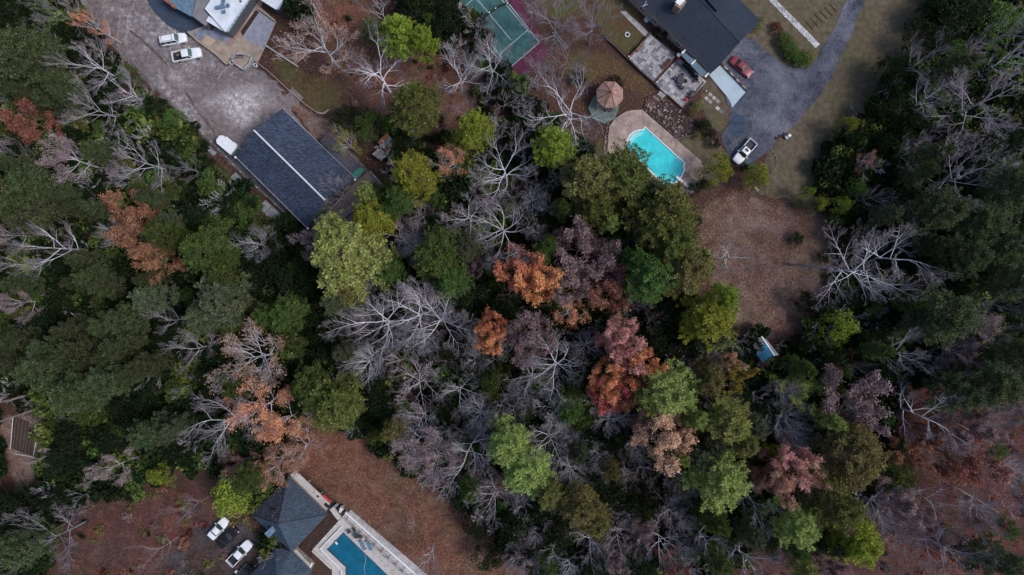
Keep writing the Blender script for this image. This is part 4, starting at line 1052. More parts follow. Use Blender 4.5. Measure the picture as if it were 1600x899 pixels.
# deep blue pool
pool2 = [(537,832.5),(660,951),(541.5,951),(541.5,885),(512.4,858)]
pool2 = [(537,832.5),(655,946),(600,952),(541.5,952),(541.5,885),(512.4,858)]
pr2 = pool('deep blue angular swimming pool with red coping beside the hip roofed house', 'swimming pool', pool2,
     [(541,801),(552,800),(702,940),(700,965),(520,965),(519,887),(488,859)], M['blue_basin'], M['brick'], M['deck_white'], M['water2'], (560, 880), cw=.16)
wall_thing('pool_wall', 'long pale wall along the upper right side of the deep blue pool deck', 'wall', [(541,799),(690,930)], .8, .25, M['white'])
wall_thing('pool_walk', 'grey concrete strip outside the pool wall', 'walk', [(546,799),(700,930)], .3, 1.0, M['concrete'], part='slab')
wall_thing('pool_bench', 'white L shaped low wall around the corner of the deep blue pool', 'wall', [(534,822),(501,856),(534,890),(534,910)], .55, .12, M['white'])
wall_thing('pool_kerb', 'white kerb wall at the lower left of the deep blue pool deck', 'wall', [(489,859),(519,887)], .6, .35, M['deck_white'])
root = thing('pool_fence', 'dark metal fence along the upper right side of the deep blue pool', 'fence', P(570, 835))
fa, fb = (542,810), (640,900)
for zz in (1.1, .3):
    b = MB(); b.tube([P(*fa) + Vector((0,0,zz)), P(*fb) + Vector((0,0,zz))], [.035,.035], 5); b.build('rail', M['dark_metal'], root)
for k in range(10):
    t = k / 9; p = P(fa[0] + 98 * t, fa[1] + 90 * t); b = MB(); b.box((p.x, p.y, .2), (.1, .1, 1.0), .8); po = b.build('post', M['dark_metal'], root)
    b = MB(); pe = p + Vector((.55, .55, 0)); b.bar(Vector((p.x, p.y, 1.0)), Vector((pe.x, pe.y, .3)), .06, .06); b.build('brace', M['dark_metal'], po)
root = MB(); root.prism([P(*q).to_2d() for q in ((513,806),(530,815),(490,857),(487,872),(460,862))], .02, .1); tag(root.build('mulch_bed', M['mulch']), 'dark mulch bed between the hip roofed house and pool deck', 'planting bed')
root = thing('pergola_beam', 'white beam wall standing in the dark mulch bed', 'wall', P(472, 873))
b = MB(); b.bar(P(460,860,2.6), P(484,886,2.6), .7, .2); b.build('beam', M['deck_white'], root)
b = MB(); b.bar(P(484,888,2.7), P(488,880,2.7), .3, .2); b.build('end_block', M['white'], root)
for a in ((462,862),(483,884)):
    b = MB(); p = P(*a); b.box((p.x, p.y, 0), (.25, .25, 2.4), .8); b.build('post', M['deck_white'], root)
root = thing('balcony', 'small white balcony on the left side of the hip roofed house', 'balcony', P(411, 872))
b = MB(); b.prism([P(*q, 2.4).to_2d() for q in ((403,878),(406,881),(418,869),(423,861),(419,860),(414,866))], 2.2, 2.4); b.build('floor', M['deck_white'], root)
for a in ((405,878),(417,867)):
    b = MB(); p = P(*a); b.box((p.x + .1, p.y + .1, 0), (.2, .2, 2.2), .8); b.build('post', M['deck_white'], root)
round_table('dark round table on the deck of the deep blue pool', zt((558,835), .23), .6, 'blue_cloth', None, 'dark_metal')
for q, lab in (((547,829), 'dark chair at the left end of the deep blue pool furniture'), ((554,826.5), 'dark chair above the round table by the deep blue pool'), ((565,838), 'dark chair right of the round table by the deep blue pool')):
    chair(lab, zt(q, .23), R(random.Random(q[0]).uniform(0, 360)), 'dark_metal', None, .55)
lounger('left one of two blue grey loungers by the deep blue pool', zt((568,852), .23), R(115), 'blue_cloth', 'blue loungers by the deep blue pool')
lounger('right one of two blue grey loungers by the deep blue pool', zt((578,852), .23), R(115), 'blue_cloth', 'blue loungers by the deep blue pool')
b = MB(); p = P(526, 850, .3); b.bar(P(524,847,.75), P(527,851,.75), .3, .1); t = b.build('pool_handrail', M['white']); tag(t, 'small white handrail at the corner of the deep blue pool', 'handrail')
# lane float line in the pool
root = thing('float_line', 'broken line of small white floats in the deep blue pool', 'floats', P(572, 880))
rr = random.Random(4)
for k in range(16):
    p = P(570.5 + math.sin(k * .55) * 1.3, 866 + k * 2.5); b = MB(); b.ball((p.x, p.y, .2), .07, 6, 4); b.build('float', M['white'], root)

# ------------------------------------------------------------------ vehicles
def loft(secs, mat, name, parent, smooth=True):
    """secs: list of rings (same count), closed ends"""
    b = MB(); n = len(secs[0]); 
    for s_ in secs: b.v += [tuple(p) for p in s_]
    for i in range(len(secs) - 1):
        for k in range(n):
            k2 = (k + 1) % n; b.f.append((i*n + k, i*n + k2, (i+1)*n + k2, (i+1)*n + k))
    b.f.append(tuple(range(n))[::-1]); b.f.append(tuple((len(secs)-1)*n + k for k in range(n)))
    bm = bmesh.new(); me = b.mesh(name, mat); bm.from_mesh(me); bmesh.ops.recalc_face_normals(bm, faces=bm.faces); bm.to_mesh(me); bm.free()
    if smooth: me.polygons.foreach_set('use_smooth', [True] * len(me.polygons))
    o = bpy.data.objects.new(name, me); COL.objects.link(o); o.parent = parent
    if smooth:
        m = o.modifiers.new('bev', 'BEVEL'); m.width = .05; m.segments = 2; m.limit_method = 'ANGLE'; m.angle_limit = R(35)
    return o
def body_ring(x, w_, z0, z1, c=.12):
    h = w_ / 2
    return [(x, -h, z0), (x, -h, z1 - c), (x, -h + c * 1.2, z1), (x, h - c * 1.2, z1), (x, h, z1 - c), (x, h, z0)]
def car(label, cat, loc, rz, kind, L, W, paint, glass='glass', sunroof=False, group=None):
    t = thing({'pickup': 'pickup_truck', 'suv': 'suv', 'sedan': 'sedan'}[kind], label, cat, loc, rz, group)
    h = L / 2; pm = M[paint]
    if kind == 'sedan': zb, zr = .92, 1.42; hood, ws0, rf0, rf1, rw1, trunk = h * .40, .17 * L, .06 * L, -.17 * L, -.30 * L, -.30 * L
    elif kind == 'suv': zb, zr = 1.08, 1.82; hood, ws0, rf0, rf1, rw1, trunk = 0, .22 * L, .12 * L, -.43 * L, -.485 * L, -.49 * L
    else: zb, zr = 1.12, 1.80; hood, ws0, rf0, rf1, rw1, trunk = 0, .20 * L, .11 * L, -.11 * L, -.145 * L, -.15 * L
    xs = [(-h, W*.80, .45, zb - .14), (-h + .12, W * .92, .3, zb - .03), (-h * .6, W, .26, zb), (0, W, .26, zb), (ws0, W, .26, zb), (h * .7, W * .96, .26, zb - .06), (h - .22, W * .86, .32, zb - .16), (h, W * .62, .42, zb - .30)]
    if kind == 'pickup':
        # cab+hood body, and an open bed with side walls, floor, tailgate
        xb = rw1 - .02
        loft([body_ring(x, w2, z0, z1) for x, w2, z0, z1 in [(xb, W, .28, zb), (0, W, .26, zb), (ws0, W, .26, zb), (h*.7, W*.97, .26, zb - .05), (h - .22, W*.88, .32, zb - .14), (h, W*.66, .42, zb - .28)]], pm, 'body', t)
        bed = bpy.data.objects.new('bed', None)
        b = MB(); b.box(((xb - h) / 2, 0, .45), (h + xb - .02, W * .84, .10)); bd = b.build('bed', M['black'], t, world=False)
        for s_ in (-1, 1):
            b = MB(); b.box(((xb - h) / 2, s_ * W * .465, .4), (h + xb - .02, .13, zb - .42)); b.build('bed_side', pm, t, world=False, bevel=.03)
        b = MB(); b.box((-h + .05, 0, .45), (.10, W * .86, zb - .47)); b.build('tailgate', pm, t, world=False, bevel=.03)
        b = MB(); b.box((-h - .06, 0, .38), (.16, W * .9, .2)); b.build('bumper', M['metal'], t, world=False, bevel=.03)
    else:
        loft([body_ring(x, w2, z0, z1) for x, w2, z0, z1 in xs], pm, 'body', t)
        b = MB(); b.box((-h, 0, .32), (.14, W * .82, .2)); b.build('bumper', pm, t, world=False, bevel=.04)
    b = MB(); b.box((h - .08, 0, .34), (.16, W * .66, .22)); b.build('bumper', M['metal'] if kind == 'pickup' else pm, t, world=False, bevel=.04)
    # greenhouse: dark glass body with a painted roof skin on top
    gw, tw = W * .90, W * .72
    def gr(x, w_, z): return [(x, -w_/2, z), (x, w_/2, z)]
    z0, z1 = zb - .03, zr
    b = MB()
    vs = [(ws0, -gw/2, z0), (ws0, gw/2, z0), (rw1, gw/2, z0), (rw1, -gw/2, z0), (rf0, -tw/2, z1), (rf0, tw/2, z1), (rf1, tw/2, z1), (rf1, -tw/2, z1)]
    def quad(name, idx, mat, push=.0, shrink=.93):
        pts = [Vector(vs[i]) for i in idx]; c = ctr(pts); nn = (pts[1] - pts[0]).cross(pts[2] - pts[0]).normalized()
        if nn.dot(c - Vector(((ws0 + rw1) / 2, 0, z0))) < 0: nn = -nn
        pts = [c + (p - c) * shrink + nn * push for p in pts]
        bb = MB(); bb.v = [tuple(p) for p in pts] + [tuple(p - nn * .03) for p in pts]; bb.f = [(0,1,2,3),(7,6,5,4),(0,4,5,1),(1,5,6,2),(2,6,7,3),(3,7,4,0)]
        return bb.build(name, mat, t, world=False)
    b.add(vs, [(0,4,5,1), (1,5,6,2), (2,6,7,3), (3,7,4,0), (4,7,6,5)]); b.build('cab_frame', pm, t, world=False, bevel=.05)
    quad('windscreen', (0,1,5,4), M[glass], .02, .90); quad('rear_window', (3,2,6,7), M['glass'], .02, .86)
    for s_, idx in ((1, (1,2,6,5)), (-1, (0,3,7,4))):
        P4 = [Vector(vs[i]) for i in idx]
        nw = 3 if kind == 'suv' else 2
        for k in range(nw):
            u0, u1 = (k + .06) / nw, (k + .94) / nw
            a0, a1 = P4[0].lerp(P4[1], u0), P4[0].lerp(P4[1], u1); c0, c1 = P4[3].lerp(P4[2], u0), P4[3].lerp(P4[2], u1)
            pts = [a0.lerp(c0, .12), a1.lerp(c1, .12), a1.lerp(c1, .88), a0.lerp(c0, .88)]; nn = Vector((0, s_ * .95, .3)) * .018
            bb = MB(); bb.v = [tuple(p + nn) for p in pts] + [tuple(p - nn) for p in pts]; bb.f = [(0,1,2,3),(7,6,5,4),(0,4,5,1),(1,5,6,2),(2,6,7,3),(3,7,4,0)]; bb.build('side_window', M['glass'], t, world=False)
    # slightly crowned roof skin
    loft([[(x, -tw/2*k, z1 - .01), (x, -tw/2*k*.8, z1 + .05*k), (x, 0, z1 + .07*k), (x, tw/2*k*.8, z1 + .05*k), (x, tw/2*k, z1 - .01)] for x, k in ((rf1, .9), (rf1 + .15, 1.0), ((rf0+rf1)/2, 1.02), (rf0 - .15, 1.0), (rf0, .9))], pm, 'roof', t)
    if sunroof:
        b = MB(); b.box(((rf0 + rf1) / 2 - .1, 0, z1 + .065), (.5, .75, .02)); b.build('sunroof', M['glass'], t, world=False)
    if kind == 'suv':
        for s_ in (-1, 1):
            b = MB(); b.box(((rf0+rf1)/2, s_ * tw * .42, z1 + .06), ((rf0-rf1)*.85, .05, .05)); b.build('roof_rail', M['dark_metal'], t, world=False)
        for x in (-.2, .2):
            b = MB(); b.box(((rf0+rf1)/2 + x * L, 0, z1 + .11), (.06, tw * .84, .03)); b.build('cross_bar', M['dark_metal'], t, world=False)
    for s_ in (-1, 1):
        b = MB(); b.box((ws0 - .28, s_ * (W/2 + .12), zb + .02), (.14, .26, .18)); b.build('mirror', pm, t, world=False, bevel=.03)
        b = MB(); b.box((h - .24, s_ * W * .35, zb - .34), (.26, .30, .15)); b.build('headlight', M['lamp'], t, world=False)
        b = MB(); b.box((-h + .02, s_ * W * .42, .6), (.10, .14, .28)); b.build('tail_light', M['lamp_red'], t, world=False)
        for x in (h * .62, -h * .58):
            b = MB(); y = s_ * (W / 2 - .10); r_ = .37 if kind != 'sedan' else .33
            b.tube([Vector((x, y - .11, r_)), Vector((x, y + .11, r_))], [r_, r_], 18, True); wh = b.build('wheel', M['tyre'], t, world=False)
            b = MB(); b.tube([Vector((x, y - .12, r_)), Vector((x, y + .12, r_))], [r_*.6, r_*.6], 12, True); b.build('rim', M['metal'], wh, world=False)
    b = MB(); b.box((ws0 + .06, .25, zb + .012), (.05, .7, .02), .1); b.build('wiper', M['black'], t, world=False)
    return t
def carpos(px, py): 
    p = P(px, py, 1.0); return Vector((p.x, p.y, 0))
car('white suv with dark roof bars parked above the white pickup on the dirt lot', 'car', carpos(270,61) , R(10), 'suv', 5.1, 1.95, 'car_white', 'glass_green')
c1 = car('white pickup with black bed parked below the white suv', 'pickup truck', carpos(291,85), R(11), 'pickup', 5.7, 2.0, 'car_white', 'glass_green')
b = MB(); b.box((-1.7, .3, .55), (.5, .4, .3)); t = b.build('crate', M['wood']); t.parent = None
t.matrix_world = Matrix.Translation(carpos(291,85)) @ Matrix.Rotation(R(11), 4, 'Z'); tag(t, 'small tan crate lying in the black bed of the upper left pickup', 'crate')
car('dull red sedan parked by the pale ramp', 'car', carpos(1160,104), R(-40), 'sedan', 5.0, 1.85, 'car_red', 'glass_green')
car('white pickup with black sunroof parked at the lower end of the asphalt drive', 'pickup truck', carpos(1164,237), R(-131), 'pickup', 5.4, 1.95, 'car_white', 'glass', True)
car('white sedan with dark rear window on the leafy parking court', 'car', carpos(340,827), R(48), 'sedan', 4.8, 1.85, 'car_white', 'glass')
car('black car half hidden between the white sedan and the white pickup', 'car', carpos(355,841), R(45), 'sedan', 4.8, 1.85, 'car_black', 'glass')
car('white pickup with open black bed beside the hip roofed house', 'pickup truck', carpos(374,865), R(46), 'pickup', 5.8, 1.95, 'car_white', 'glass')
# camper van nosed under the barn eave
p = carpos(360.5, 230.5); t = thing('camper_van', 'white boxy van with cut off rear corners nosed under the barn roof', 'van', p, R(-40))
def hexring(z, k=1.0): return [(-2.5*k, -.55*k, z), (-2.5*k, .55*k, z), (-1.95*k, 1.0*k, z), (1.5*k, 1.0*k, z), (1.5*k, -1.0*k, z), (-1.95*k, -1.0*k, z)]
b = MB(); r_ = [hexring(.45), hexring(2.3), hexring(2.42, .95)]
for s_ in r_: b.v += s_
for i in range(2):
    for k in range(6): b.f.append((i*6 + k, i*6 + (k+1) % 6, (i+1)*6 + (k+1) % 6, (i+1)*6 + k))
b.f += [tuple(range(6)), tuple(range(12, 18))[::-1]]
bm = bmesh.new(); me = b.mesh('body', M['car_white']); bm.from_mesh(me); bmesh.ops.recalc_face_normals(bm, faces=bm.faces); bm.to_mesh(me); bm.free()
o = bpy.data.objects.new('body', me); COL.objects.link(o); o.parent = t
b = MB(); b.add([(1.5,-1,.45),(1.5,1,.45),(3.1,.9,.45),(3.1,-.9,.45),(1.5,-1,1.2),(1.5,1,1.2),(3.1,.85,1.0),(3.1,-.85,1.0)], [(0,1,2,3),(4,7,6,5),(0,4,5,1),(1,5,6,2),(2,6,7,3),(3,7,4,0)]); b.build('bonnet', M['car_white'], t, world=False, bevel=.05)
for s_ in (-1, 1):
    b = MB(); y0, y1 = sorted((s_ * .06, s_ * .92)); b.add([(1.52,y0,2.15),(1.52,y1,2.15),(2.25,y1,1.22),(2.25,y0,1.22),(1.5,y0,2.1),(1.5,y1,2.1),(2.2,y1,1.18),(2.2,y0,1.18)], [(0,3,2,1),(4,5,6,7),(0,1,5,4),(1,2,6,5),(2,3,7,6),(3,0,4,7)]); b.build('windscreen', M['glass_green'], t, world=False)
b = MB(); b.box((-.1, 1.12, 2.1), (2.6, .22, .1)); b.build('awning', M['white'], t, world=False)
b = MB(); b.box((.9, 1.28, 1.6), (1.0, .14, .5)); b.build('side_box', M['stone_white'], t, world=False)
b = MB(); b.box((-1.0, 0, 2.42), (.5, .5, .08)); b.build('roof_vent', M['white'], t, world=False)
for s_ in (-1, 1):
    for x in (2.3, -1.4):
        b = MB(); b.tube([Vector((x, s_*.92 - .11, .38)), Vector((x, s_*.92 + .11, .38))], [.38,.38], 16, True); b.build('wheel', M['tyre'], t, world=False)
# trailer
t = thing('flatbed_trailer', 'black flatbed trailer cut by the bottom edge beside the hip roofed house', 'trailer', P(381, 896), R(47))
b = MB(); b.box((0,0,.55), (4.4, 1.8, .1)); b.build('deck', M['black'], t, world=False)
for s_ in (-1, 1):
    b = MB(); b.box((0, s_ * .92, .6), (4.4, .05, .3)); b.build('side_rail', M['metal'] if s_ > 0 else M['dark_metal'], t, world=False)
    b = MB(); b.tube([Vector((-.3, s_*1.05 - .1, .35)), Vector((-.3, s_*1.05 + .1, .35))], [.35,.35], 14, True); b.build('wheel', M['tyre'], t, world=False)
b = MB(); b.ring((1.0, 0, .65), .25, .42, .2, 14); b.build('spare_tyre', M['dark_metal'], t, world=False)
b = MB(); b.tube([Vector((2.2, -.6, .5)), Vector((3.3, 0, .5)), Vector((2.2, .6, .5))], [.05]*3, 6); b.build('tow_frame', M['dark_metal'], t, world=False)
b = MB(); p = P(371, 892); b.box((p.x, p.y, 0), (.5, .45, .6), .6); tag(b.build('white_crate', M['white']), 'small white crate beside the black trailer', 'crate')


# ------------------------------------------------------------------ trees
BK = {'twig': mat_bark('twig_bark', (.30, .26, .285), (.17, .14, .155)), 'twigpink': mat_bark('pink_twig_bark', (.38, .28, .31), (.21, .15, .165)), 'pale': mat_bark('pale_bark', (.68, .66, .70), (.42, .39, .42)), 'pink': mat_bark('pinkish_twigs', (.56, .48, .51), (.32, .25, .27)),
      'grey': mat_bark('grey_bark', (.33, .31, .34), (.19, .17, .19)), 'white': mat_bark('white_limbs', (.80, .78, .83), (.50, .47, .52)), 'brown': mat_bark('brown_bark', (.20, .16, .15), (.10, .08, .075))}
LF = {
 'pine': mat_leaf('pine_needles', (.080, .110, .028), (.180, .215, .055), (.30, .30, .10), .25),
 'bright': mat_leaf('bright_green_needles', (.13, .18, .026), (.33, .38, .050), (.48, .47, .10), .25),
 'light': mat_leaf('light_green_needles', (.18, .22, .065), (.38, .43, .125), (.52, .55, .20), .25),
 'sage': mat_leaf('sage_leaves', (.075, .095, .055), (.14, .165, .09), (.22, .235, .13), .25),
 'deep': mat_leaf('vignette_dimmed_needles', (.050, .072, .032), (.105, .135, .058), (.17, .19, .085), .25),  # darkened needle green: vignette at the frame sides put into leaf colour
 'dark': mat_leaf('dark_evergreen_leaves', (.008, .018, .007), (.020, .038, .013), (.042, .060, .018), .2),
 'mid': mat_leaf('mid_green_leaves', (.045, .090, .020), (.115, .175, .045), (.20, .25, .07), .25),
 'olive': mat_leaf('olive_leaves', (.13, .14, .045), (.27, .26, .085), (.42, .36, .15), .25),
 'orange': mat_leaf('orange_leaves', (.52, .18, .08), (.86, .37, .19), (.92, .55, .33), .25, .12, .012),
 'rust': mat_leaf('rust_leaves', (.24, .10, .06), (.42, .20, .13), (.56, .32, .22), .25, .15, .015),
 'pinkb': mat_leaf('pink_brown_leaves', (.56, .27, .23), (.86, .46, .40), (.92, .62, .56), .25, .12, .005),
 'red': mat_leaf('red_leaves', (.46, .11, .09), (.74, .24, .19), (.80, .40, .32), .2, .1, .01),
 'mauve': mat_leaf('mauve_leaves', (.22, .145, .145), (.36, .25, .25), (.48, .36, .35), .25, .15, .015),
 'tan': mat_leaf('tan_leaves', (.50, .27, .17), (.82, .51, .36), (.90, .70, .54), .3, .12, .012),
 'yellow': mat_leaf('yellow_leaves', (.22, .20, .035), (.40, .34, .065), (.50, .30, .11), .25, .12, .015),
 'darkred': mat_leaf('dark_red_leaves', (.07, .014, .014), (.15, .028, .026), (.24, .06, .04), .2, .1, .01),
 'bluegreen': mat_leaf('blue_green_leaves', (.02, .07, .05), (.045, .13, .09), (.08, .18, .12), .2, .1, .01),
}
def skeleton(seed, Ht, Rc, tf=.42, nl=6, lv=4, kids_n=(5, 4, 3), thick=.24, wig=.16, up=.10, rise=(.25, .95), minr=.015):
    """trunk + limbs (first mesh), finer branches (second mesh), tips; unit = metres, base at origin"""
    r = random.Random(seed); T, Bm, tips = MB(), MB(), []
    lean = Vector((r.uniform(-.04, .04), r.uniform(-.04, .04), 1))
    tp = [Vector((lean.x * Ht * t + r.uniform(-.1, .1) * t, lean.y * Ht * t + r.uniform(-.1, .1) * t, Ht * t * .88)) for t in (0, .06, .2, .4, .6, .8, 1)]
    T.tube(tp, [thick * k for k in (1.5, 1.08, .95, .8, .55, .30, .06)], 8)
    def tpos(t):
        x = t * 6; i = min(5, int(x)); return tp[i].lerp(tp[i + 1], x - i)
    def branch(p, d, L, rad, level):
        ns = 5 if level == 1 else (4 if level == 2 else 3 if level == 3 else 2)
        pts = [p]; dd = d.copy(); q = p
        for i in range(ns):
            dd = dd + Vector((r.uniform(-wig, wig), r.uniform(-wig, wig), r.uniform(-wig, wig) * .6 + up * .5)); dd.normalize()
            q = q + dd * (L / ns); pts.append(q)
        rads = [max(minr * .7, rad * (1 - .75 * i / ns)) for i in range(ns + 1)]
        (T if level <= 2 else Bm).tube(pts, rads, 6 if level == 1 else 4 if level == 2 else 3)
        if level >= lv: tips.append((pts[-1], dd)); tips.append((pts[len(pts)//2], dd)); return
        n = kids_n[min(level - 1, len(kids_n) - 1)]
        for k in range(n):
            t = .28 + .68 * (k + r.uniform(.1, .9)) / n; x = t * ns; i = min(ns - 1, int(x)); bp = pts[i].lerp(pts[i + 1], x - i)
            bd = (pts[i + 1] - pts[i]).normalized(); side = bd.cross(Vector((0, 0, 1)))
            if side.length < .1: side = Vector((1, 0, 0))
            side.normalize(); sgn = 1 if (k + r.randrange(2)) % 2 else -1
            ang = r.uniform(.42, .85); nd = bd * math.cos(ang) + (side * sgn * r.uniform(.75, 1) + Vector((0, 0, 1)) * r.uniform(-.25, .75)).normalized() * math.sin(ang)
            branch(bp, nd.normalized(), L * r.uniform(.42, .62) * (1.15 - .45 * t), rad * (1 - .65 * t) * .68, level + 1)
        branch(pts[-1], (dd + Vector((r.uniform(-.3,.3), r.uniform(-.3,.3), .1))).normalized(), L * .38, rad * .25, level + 1)
    a0 = r.random() * 6.28
    for k in range(nl):
        t = tf + (.93 - tf) * (k + r.uniform(0, .6)) / nl
        e = rise[0] + (rise[1] - rise[0]) * (k / max(1, nl - 1)) + r.uniform(-.12, .12)
        a = a0 + k * 2.4 + r.uniform(-.35, .35)
        L = min(Rc / max(.35, math.cos(e)) * .86, Ht * (1.0 - t) * 1.3 / max(.3, math.sin(max(e, .25))) + Rc * .25) * r.uniform(.82, 1.1)
        branch(tpos(t), Vector((math.cos(a) * math.cos(e), math.sin(a) * math.cos(e), math.sin(e))), L, thick * (.62 - .28 * t), 1)
    branch(tp[5], Vector((r.uniform(-.3,.3), r.uniform(-.3,.3), 1)).normalized(), Ht * .22, thick * .28, 2)
    return T, Bm, tips
def leaf_mesh(name, mat, centers, size, rnd, flat=.5, blade=False, aspect=.6):
    """many small leaf faces; numpy for speed. centers: Nx3"""
    C = np.array(centers, 'f4'); n = len(C); g = np.random.RandomState(rnd)
    d = g.normal(size=(n, 3)); d[:, 2] *= flat; d /= np.linalg.norm(d, axis=1)[:, None] + 1e-6
    u = g.normal(size=(n, 3)); u -= (u * d).sum(1)[:, None] * d; u /= np.linalg.norm(u, axis=1)[:, None] + 1e-6
    s = size * g.uniform(.6, 1.35, size=(n, 1))
    if blade:
        d[:, 2] = np.abs(d[:, 2]) * .8 + .05; v = np.stack([C + d * s * .1 - u * s * .02, C + d * s * .75 - u * s * .17, C + d * s, C + d * s * .7 + u * s * .17], 1); k = 4
    else:
        v = np.stack([C - d * s * .5, C + u * s * .5 * aspect, C + d * s * .5, C - u * s * .5 * aspect], 1); k = 4
    v = v.reshape(-1, 3); me = bpy.data.meshes.new(name); me.vertices.add(len(v)); me.vertices.foreach_set('co', v.ravel().astype('f4'))
    me.loops.add(n * k); me.loops.foreach_set('vertex_index', np.arange(n * k, dtype='i4'))
    me.polygons.add(n); me.polygons.foreach_set('loop_start', np.arange(0, n * k, k, dtype='i4')); me.polygons.foreach_set('loop_total', np.full(n, k, 'i4'))
    me.materials.append(mat); me.update(); return me
PROTO = {}
def proto_bare(key, seed, bark, **k):
    T, Bm, tips = skeleton(seed, **k); PROTO[key] = [('trunk', T.mesh('trunk', BK[bark])), ('branches', Bm.mesh('branches', BK['twigpink' if bark == 'pink' else 'grey' if key[0] == 'f' else 'twig']))]
    return tips
def proto_leafy(key, seed, leafs, bark='brown', per=9, spread=.5, size=.30, **k):
    T, Bm, tips = skeleton(seed, **k); g = random.Random(seed + 5); pts = []
    for p, d_ in tips:
        n = int(per * g.uniform(.3, 1.7)); 
        for _ in range(n): pts.append((p.x + g.gauss(0, spread), p.y + g.gauss(0, spread), p.z + g.gauss(0, spread * .55)))
    PROTO[key] = [('trunk', T.mesh('trunk', BK[bark])), ('branches', Bm.mesh('branches', BK[bark]))]
    PROTO[key + ':pts'] = (pts, size, seed)
def leafy_variant(key, src, leaf):
    pts, size, seed = PROTO[src + ':pts']
    PROTO[key] = PROTO[src][:2] + [('foliage', leaf_mesh('foliage', LF[leaf], pts, size, seed + 9, .6))]
def pine_pts(seed, Ht, Rc, nb=30, tuft=.5, dens=14, cb=.45):
    """pine: whorled branches, each ending in sprays of needle tufts"""
    r = random.Random(seed); T = MB(); base = [Vector((0, 0, Ht * t)) + Vector((r.uniform(-.15, .15), r.uniform(-.15, .15), 0)) * t for t in (0, .15, .4, .7, 1)]
    T.tube(base, [.32, .25, .21, .13, .04], 8); Bm = MB(); tc = []
    for k in range(nb):
        t = (k + r.random()) / nb; z = Ht * (cb + (1 - cb) * t * .97); a = k * 2.4 + r.uniform(-.4, .4)
        prof = math.sin(min(1, (1 - t) * 1.25 + .16) * math.pi * .5) ** .8; L = Rc * prof * r.uniform(.62, 1.08)
        e = -.05 + .75 * t + r.uniform(-.1, .15); d = Vector((math.cos(a) * math.cos(e), math.sin(a) * math.cos(e), math.sin(e)))
        p0 = Vector((0, 0, z)); pts = [p0 + d * (L * s_) + Vector((r.uniform(-.12,.12), r.uniform(-.12,.12), .10 * s_ * s_ * L)) * (s_ > 0) for s_ in (0, .35, .7, 1)]
        Bm.tube(pts, [.075, .055, .035, .015], 4)
        m = max(3, int(5 + L * 2.4))
        for j in range(m):
            s_ = .38 + .62 * (j + r.random()) / m; x = s_ * 3; i = min(2, int(x)); bp = pts[i].lerp(pts[i+1], x - i)
            side = Vector((-math.sin(a), math.cos(a), 0)) * r.uniform(-1, 1) * L * .36 * (1.25 - s_ * .55)
            q = bp + side + Vector((0, 0, r.uniform(-.1, .45))); Bm.tube([bp, q], [.022, .012], 3); tc.append(q)
    return T, Bm, tc
def proto_pine(key, seed, leaf, tuft=.44, dens=34, **k):
    T, Bm, tc = pine_pts(seed, **k); g = random.Random(seed); pts = []
    for q in tc:
        for _t in range(2):
            c = (q.x + g.gauss(0, .22), q.y + g.gauss(0, .22), q.z + g.gauss(0, .12))
            for _ in range(int(dens * g.uniform(.35, .6))): pts.append(c)
    me = leaf_mesh('foliage', LF[leaf], pts, tuft, seed + 3, .9, blade=True)
    PROTO[key] = [('trunk', T.mesh('trunk', BK['brown'])), ('branches', Bm.mesh('branches', BK['brown'])), ('foliage', me)]
    PROTO[key + ':pts'] = (pts, tuft, seed)
def pine_variant(key, src, leaf):
    pts, tuft, seed = PROTO[src + ':pts']; PROTO[key] = PROTO[src][:2] + [('foliage', leaf_mesh('foliage', LF[leaf], pts, tuft, seed + 3, .9, blade=True))]
def proto_dome(key, seed, leafs, Ht, Rc, nclump=46, per=95, size=.34, low=.25):
    """dense evergreen: leaf clumps over a lumpy dome with short limbs"""
    g = random.Random(seed); T = MB(); Bm = MB(); T.tube([Vector((0,0,0)), Vector((.1,0,Ht*.4)), Vector((0,.1,Ht*.85))], [.10 + Ht*.012, .09, .03], 6)
    pts = []
    for k in range(nclump):
        a = g.random() * 6.283; u = g.random() ** .5; h = math.sqrt(max(0, 1 - u * u)); L = g.uniform(.78, 1.06)
        c = Vector((math.cos(a) * u * Rc * L, math.sin(a) * u * Rc * L, Ht * (low + (1 - low) * h * L * .96 - .08 * g.random())))
        Bm.tube([Vector((0, 0, Ht * low * .7)), Vector((c.x * .5, c.y * .5, c.z * .75)), c], [.05, .035, .015], 3)
        rc = Rc * g.uniform(.16, .30)
        for _ in range(int(per * g.uniform(.6, 1.3))):
            v = Vector((g.gauss(0, 1), g.gauss(0, 1), g.gauss(0, 1))).normalized() * rc * g.uniform(.75, 1.08); v.z *= .7
            pts.append((c.x + v.x, c.y + v.y, c.z + v.z))
    PROTO[key + ':pts'] = (pts, size, seed); PROTO[key] = [('trunk', T.mesh('trunk', BK['brown'])), ('branches', Bm.mesh('branches', BK['brown']))]
    for lf in leafs: PROTO[key + lf] = PROTO[key] + [('foliage', leaf_mesh('foliage', LF[lf], pts, size, seed + 2, .7))]

